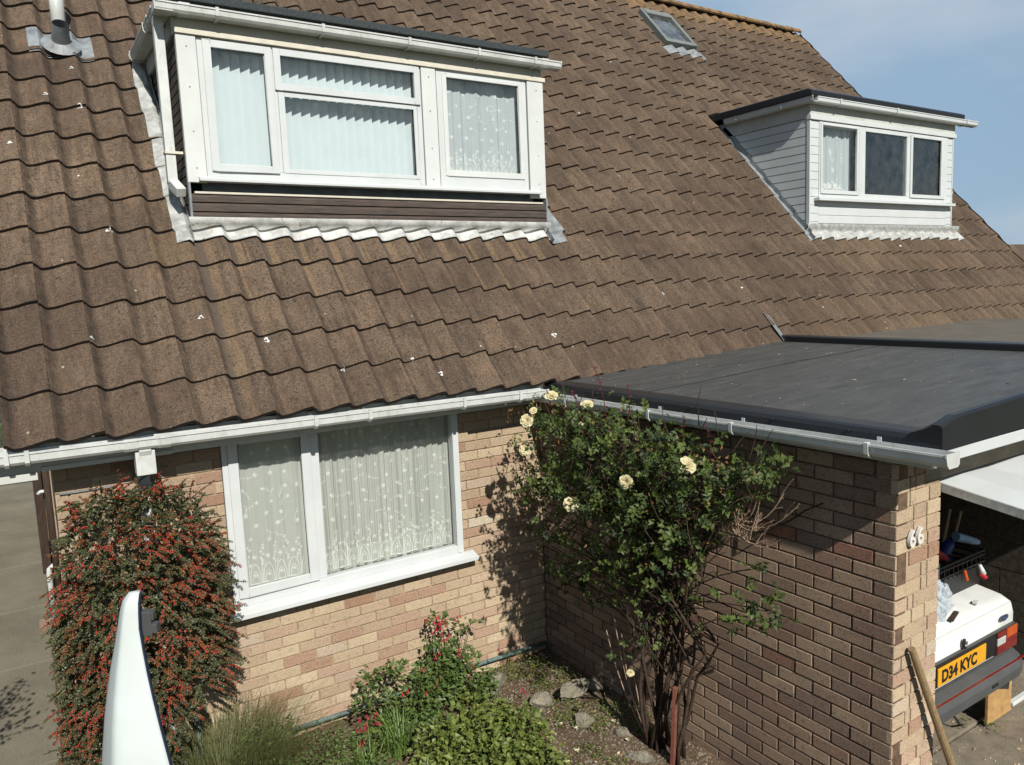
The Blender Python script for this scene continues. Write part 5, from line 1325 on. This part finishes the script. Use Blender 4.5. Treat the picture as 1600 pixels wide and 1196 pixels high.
for (x, y, z, n, s_) in ((-1.12, -.30, .60, 16, .045), (-.98, -.28, .63, 3, .02), (-1.13, -.36, .42, 4, .03), (-1.02, -.34, .38, 3, .03), (-1.20, -.40, .22, 4, .04), (-.93, -.36, .26, 4, .04), (-1.78, -.46, .20, 14, .06), (-1.82, -.52, .10, 6, .03), (-1.5, -.40, .30, 2, .03), (-.66, -.30, .28, 1, .01), (-.62, -.60, .10, 2, .02), (-1.25, -.45, .30, 4, .05), (-2.42, -.62, .16, 4, .08), (-2.30, -.8, .10, 3, .05)):
    for _ in range(n):
        p = Vector((x, y, z))+rv(rr, s_); d = Vector((rr.uniform(-.2, .2), rr.uniform(-.2, .2), -1)).normalized(); t_ = rr.random()
        mb.tube([p, p+d*.014, p+d*.02], [.0035, .005, .003], 6, tint=t_)
        for k in range(4):
            a = 6.2832*k/4; leaf(mb, p+d*.016, d*.6+Vector((math.cos(a), math.sin(a), 0))*.8, Vector((math.cos(a), math.sin(a), .5)), .020, .009, t_)
tag(mb.build('hanging_flowers', 'fuch_flower', fu), kind='stuff')
shrub('leafy_shrub', (-1.25, -1.05, 0), 'low rounded shrub of yellow-green leaves at the bottom centre of the bed', 'shrub',
    [(-1.45, -.95, .14, .22, .20, .16), (-1.15, -.85, .15, .22, .20, .17), (-.98, -1.05, .13, .20, .22, .15), (-1.3, -1.25, .13, .26, .24, .15), (-1.62, -1.15, .10, .2, .2, .12), (-1.05, -1.35, .1, .2, .2, .12)], 2600, .045, 'green_leaf', 42, ratio=.72, nup=1.0)
shrub('mixed_shrub', (-2.3, -.7, 0), 'tangled olive-green shrub in front of the grass clump at the bottom left of the bed', 'shrub',
    [(-2.45, -.72, .12, .28, .20, .16), (-2.35, -.30, .18, .22, .14, .16), (-2.15, -.62, .09, .26, .22, .13), (-2.05, -.42, .13, .2, .16, .12), (-2.6, -.95, .08, .3, .2, .10), (-2.0, -.9, .09, .3, .25, .12), (-2.85, -.85, .08, .25, .2, .10)], 3600, .026, 'fuch_leaf', 43)
# low weeds
wd = [(-.40, -.20, .20, .13, 'brown-tipped weeds filling the very corner between the two walls'), (-1.0, -1.75, .25, .08, 'ragged weeds at the bottom edge right of the leafy shrub'), (-.95, -.62, .2, .12, 'loose weeds between the fuchsia and the square stone'), (-.22, -.50, .16, .07, 'yellow-green weeds behind the biggest stone against the garage wall'), (-.45, -.88, .12, .06, 'thin weeds wedged between the square stone and the biggest stone'), (-1.75, -.55, .25, .14, 'bushy weeds under the left branch of the fuchsia'), (-2.1, -1.0, .3, .12, 'weeds at the bottom edge left of the bright green tuft'), (-.52, -.24, .16, .09, 'olive weeds beside the wall corner'), (-.30, -.30, .12, .11, 'yellowing weed in the corner of the two walls'), (-.42, -.52, .10, .05, 'sparse weeds behind the big stone'), (-.25, -1.02, .13, .05, 'green weed in front of the big flat stone'), (-.40, -1.18, .09, .05, 'small bright weed beside the round stone'), (-.12, -1.22, .17, .06, 'dark green creeping weed at the foot of the garage wall'),
      (-.55, -.98, .10, .04, 'scattered low weed in front of the square stone'), (-.62, -1.36, .09, .04, 'tiny green weed in the gravelly soil'), (-.75, -.82, .10, .07, 'brownish weed beside the yellow-green shrub'), (-.86, -.50, .12, .09, 'weed tuft below the pipe'), (-.20, -1.42, .08, .05, 'weed near the rose stems'), (-.62, -1.6, .12, .05, 'weed at the bottom of the bed near the stake'), (-.85, -1.5, .12, .05, 'low weed patch below the yellow-green shrub')]
for i, (x, y, r_, h, lb) in enumerate(wd):
    r2 = random.Random(60+i); mb = MB()
    for _ in range(int(r_*1300)):
        a = r2.uniform(0, 6.28); q = r2.random()**.6*r_; p = Vector((x+math.cos(a)*q, min(-.02, y+math.sin(a)*q), .005+h*r2.random()*(1-q/r_*.6)))
        leaf(mb, p, rv(r2)+Vector((0, 0, .3)), Vector((0, -.2, 1))+rv(r2, .4), r2.uniform(.010, .022), .011, max(0, min(1, r2.gauss(.6 if i in (0, 1, 8) else .4, .25))))
    tag(mb.build('weed', 'weed'), lb, 'weed', 'weeds in the garden bed')
# litter on the soil
mb = MB(); r2 = random.Random(77)
for _ in range(11000):
    x, y = r2.uniform(-2.6, -.03), r2.uniform(-2.4, -.03)
    if noise.noise((x*2.5, y*2.5, 4)) < -.25: continue
    z = bed(x, y)+.004; n = (Vector((0, 0, 1))+rv(r2, .3)).normalized(); L_ = r2.uniform(.004, .012) if r2.random() < .9 else r2.uniform(.016, .030)
    leaf(mb, Vector((x, y, z)), Vector((r2.gauss(0, 1), r2.gauss(0, 1), .1)), n, L_, L_*.6, r2.random(), .1)
tag(mb.build('leaf_litter', 'litter'), 'brown leaf litter and chips scattered over the soil', 'leaf litter', kind='stuff')
mb = MB(); r2 = random.Random(78)
for _ in range(4200):
    x, y = r2.uniform(-1.6, -.03), r2.uniform(-2.3, -.03); r_ = r2.uniform(.003, .009); p = Vector((x, y, bed(x, y)+r_*.3)); mb.poly([p+Vector((v.x*r_*1.3, v.y*r_, v.z*r_*.7)) for v in iv], ifc)
tag(mb.build('gravel', 'stone'), 'small pale gravel in the soil', 'gravel', kind='stuff')
mb = MB(); r2 = random.Random(79)
for (x, y) in ((-.60, -1.02), (-.55, -1.12), (-.36, -1.42), (-.70, -1.32), (-.15, -1.36), (-.82, -1.38), (-.5, -1.5), (-.3, -1.2), (-.75, -1.6)):
    for k in range(4): leaf(mb, Vector((x, y, .02)), Vector((r2.gauss(0, 1), r2.gauss(0, 1), .2)), Vector((0, 0, 1))+rv(r2, .4), .022, .018, .8)
tag(mb.build('fallen_petals', 'petal'), 'pale yellow rose petals fallen on the soil', 'petals', kind='stuff')
# stones
def rock(loc, sc, rot, seed, label):
    bm = bmesh.new(); bmesh.ops.create_icosphere(bm, subdivisions=5, radius=1); o3 = Vector((seed*3.1, seed, 0))
    rq = random.Random(seed); pls = [(rv(rq).normalized(), rq.uniform(.55, .85)) for _ in range(14)]
    for v in bm.verts:
        c = v.co.copy()
        for pn, pd in pls:
            e = c.dot(pn)-pd
            if e > 0: c = c-pn*e*.92
        k = 1.12+.10*noise.noise(c*1.6+o3)+.06*noise.noise(c*5+o3)
        c = c*k; q = Vector((c.x*sc[0], c.y*sc[1], c.z*sc[2])); q.rotate(Matrix.Rotation(rot, 3, 'Z')); v.co = q+Vector(loc)+Vector((0, 0, .012*noise.noise(c*7+o3)*1))
    me = bpy.data.meshes.new('stone'); bm.to_mesh(me); bm.free(); me.materials.append(MT['stone'])
    o = bpy.data.objects.new('garden_stone', me); COL.objects.link(o); tag(o, label, 'stone', 'rockery stones')
rock((-.72, -.33, .05), (.12, .09, .07), .5, 1, 'pointed grey stone leaning by the wall under the pipe')
rock((-.57, -.72, .04), (.085, .075, .05), .3, 2, 'square grey stone left of the biggest stone')
rock((-.30, -.76, .06), (.155, .075, .055), .15, 3, 'biggest flat stone, lying near the garage wall')
rock((-.12, -.80, .05), (.07, .05, .05), .9, 4, 'dark stone in shade at the right end of the biggest stone')
rock((-.45, -1.08, .02), (.08, .06, .045), -.5, 5, 'round mossy stone in front of the biggest stone')
rock((-.33, -1.33, .01), (.06, .035, .035), -.8, 6, 'small tilted stone near the rose stems')
rock((-.42, -1.60, .01), (.11, .05, .035), -.9, 7, 'long mossy stone at the foot of the stake')
rock((-1.38, -.85, .0), (.08, .06, .04), .2, 8, 'pale stone half hidden under the leafy shrub')
# pipe along the foot of the wall
mb = MB(); mb.tube([(-2.15, -.035, .055), (-1.67, -.035, .045), (-.79, -.035, .07), (-.04, -.035, .055)], .016, 10); pp = mb.build('pipe', 'pipe', smooth=True); tag(pp, 'green-grey metal pipe clipped along the foot of the front wall', 'pipe')
mb = MB(); mb.box(-.775, -.760, -.056, -.014, .045, .096); mb.build('pipe_clip', 'upvc', pp)
mb = MB(); mb.obox((-.30, -1.78, .26), V(.013, .004, .0), V(-.004, .012, 0), V(.0, -.018, .27)); tag(mb.build('garden_stake', 'stake', bevel=.002), 'reddish brown wooden stake beside the rose stems', 'stake')
mb = MB(); mb.tube([(-2.74, -.12, .05), (-2.73, -.10, .75)], .014, 8); tag(mb.build('garden_cane', 'pipe'), 'thin blue-green cane standing behind the dry grass', 'cane')

# ================================================================== SIDE PASSAGE
mb = MB()
mb.tube([(-3.375, 2.4, .05), (-3.375, 2.4, 2.1)], .028, 12); bp_ = mb.build('brown_downpipe', 'fence', smooth=True); tag(bp_, 'brown round downpipe on the side wall of the brick house', 'pipe')
gt = thing('timber_gate', (-3.43, 4.4, 0), 'brown boarded gate standing open against the side wall', 'gate')
for i in range(4): mb = MB(); ya = 3.65+i*.30; mb.box(-3.432, -3.412, ya, ya+.285, .06, 1.42+.03*(i % 2)); mb.build('board', 'fence', gt, bevel=.003)
mb = MB(); mb.box(-3.50, -3.433, 4.84, 4.94, 0, 1.25); mb.build('post', 'fence', gt, bevel=.004)
mb = MB(); mb.box(-3.411, -3.385, 3.7, 4.8, .3, .38); mb.build('rail', 'fence', gt); mb = MB(); mb.box(-3.411, -3.385, 3.7, 4.8, 1.1, 1.18); mb.build('rail', 'fence', gt)
def bendpipe(pts, r_, label, mat='gutter'):
    mb = MB(); mb.tube(pts, r_, 12); tag(mb.build('waste_pipe', mat, smooth=True), label, 'waste pipe')
bendpipe([(-3.352, 3.05, .60), (-3.40, 3.05, .605), (-3.43, 3.05, .58), (-3.437, 3.05, .53), (-3.437, 3.05, .12)], .024, 'white waste pipe bending down to the gully beside the path')
bendpipe([(-3.352, 3.1, 1.30), (-3.43, 3.1, 1.30), (-3.455, 3.1, 1.28)], .016, 'short white overflow pipe high on the side wall')
bendpipe([(-3.392, 1.62, .02), (-3.392, 1.62, .34)], .03, 'stubby white pipe standing at the foot of the side wall')
mb = MB(); mb.box(-3.56, -3.38, 2.98, 3.20, 0, .075); tag(mb.build('gully_surround', 'brick_side', bevel=.006), 'low brick gully surround below the white waste pipe', 'gully')
shrub('hedge_plant', (-3.7, 12.4, 0), 'green leafy bush at the far end of the side path', 'shrub', [(-4.2, 12.6, .6, 1.4, .7, .9), (-2.8, 12.8, .7, 1.2, .6, .9), (-5.4, 12, .9, .9, .9, 1.1)], 2600, .12, 'hedge', 44)
shrub('dark_bush', (-4.75, 8.8, 0), 'dark shaded bush on the left of the side path', 'shrub', [(-4.85, 8.8, .6, .45, 1.2, .8), (-4.9, 10.4, .8, .5, .9, .9)], 1500, .09, 'hedge', 45)
fn = thing('side_fence', (-5, 4, 0), 'tall boundary fence along the far side of the path', 'fence')
mb = MB()
for i in range(60): ya = -2+i*.24; mb.box(-5.02, -5.0, ya, ya+.225, .05, 1.75)
mb.build('boards', 'fence', fn); 
for i in range(6): mb = MB(); mb.box(-5.12, -5.03, -2+i*2.6, -1.9+i*2.6, 0, 1.8); mb.build('post', 'fence', fn)

# ================================================================== white curved blade close to the camera
bl = thing('curved_fairing', (-3.30, -3.03, 0), 'glossy white tapering curved fairing standing upright in front of the berry shrub', 'fairing')
prof = [(2.284, -3.243, -3.240), (2.281, -3.262, -3.239), (2.262, -3.276, -3.240), (2.235, -3.284, -3.2405), (2.20, -3.291, -3.241), (2.15, -3.302, -3.2345), (2.10, -3.314, -3.2265), (2.04, -3.326, -3.2155), (1.98, -3.337, -3.203), (1.88, -3.351, -3.182), (1.7, -3.37, -3.15), (1.4, -3.39, -3.12), (.9, -3.40, -3.11), (.3, -3.40, -3.11), (-.1, -3.40, -3.11)]
U_ = Vector((.842, -.54, 0)).normalized(); Nn = Vector((-.54, -.842, 0)).normalized()
C0_ = Vector((-3.245, -3.035, 0))
mb = MB(); grid = []; NU = 16
for (z, xa, xb) in prof:
    ua, ub = (xa-C0_.x)/U_.x*1.0, (xb-C0_.x)/U_.x*1.0; row = []
    wdt = ub-ua
    for i in range(NU+1):
        t = i/NU; u = ua+wdt*t; ridge_ = .55; 
        dep = wdt*(.50*min(1, t/.40)**.8-.10*max(0, (t-.40)/.60)**2)
        row.append(C0_+U_*u+Nn*(dep-.02)+Vector((0, 0, z)))
    grid.append(row)
for a, b in zip(grid[:-1], grid[1:]):
    for i in range(NU): mb.face((a[i], b[i], b[i+1], a[i+1]))
sh = mb.build('shell', 'blade', bl, solid=.006); bm = bmesh.new(); bm.from_mesh(sh.data); bmesh.ops.remove_doubles(bm, verts=bm.verts, dist=1e-5); bm.to_mesh(sh.data); bm.free()
for p in sh.data.polygons: p.use_smooth = True
mb = MB(); c = C0_+U_*.012+Vector((0, 0, 2.205))-Nn*.02; mb.obox(c, U_*.016, Nn*.012, V(0, 0, .030)); mb.obox(c+U_*.018+V(0, 0, -.012), U_*.010, Nn*.010, V(0, 0, .012)); mb.obox(c+U_*.012+V(0, 0, .018), U_*.009, Nn*.008, V(0, 0, .010)); mb.build('black_fitting', 'bumper', bl, bevel=.002)

yt = thing('young_tree', (-4.25, -.05, 0), 'thin young tree at the path edge, just left of the view', 'tree'); r6 = random.Random(91); mt_ = MB(); ml = MB()
mt_.tube(curve((-4.25, -.05, 0), (-4.2, .05, 1.5), (.04, 0, 0), 6), [.02-.002*k for k in range(7)], 6)
for _ in range(26):
    a = Vector((-4.22, 0, r6.uniform(.5, 1.4))); b = a+Vector((r6.uniform(-.25, .32), r6.uniform(-.4, .4), r6.uniform(.1, .5))); q = curve(a, b, (0, 0, .05), 5); mt_.tube(q, [.006-.0008*k for k in range(6)], 5)
    for _ in range(18): leaf(ml, q[r6.randrange(2, 6)]+rv(r6, .05), rv(r6), Vector((0, 0, 1))+rv(r6, .5), .05, .03, r6.random())
mt_.build('trunk', 'stem', yt); ml.build('crown', 'hedge', yt)

mb = MB()
for a, b in zip(grid[:-1], grid[1:]):
    p, q = a[-1], b[-1]; e = U_*.004; f = Nn*.006
    mb.face((p+e-f, q+e-f, q+e+f*.3, p+e+f*.3)); mb.face((p+e+f*.3, q+e+f*.3, q+f*.3, p+f*.3)); mb.face((p+e-f, q+e-f, q-f, p-f))
mb.build('edge_strip', 'edge_blue', bl)
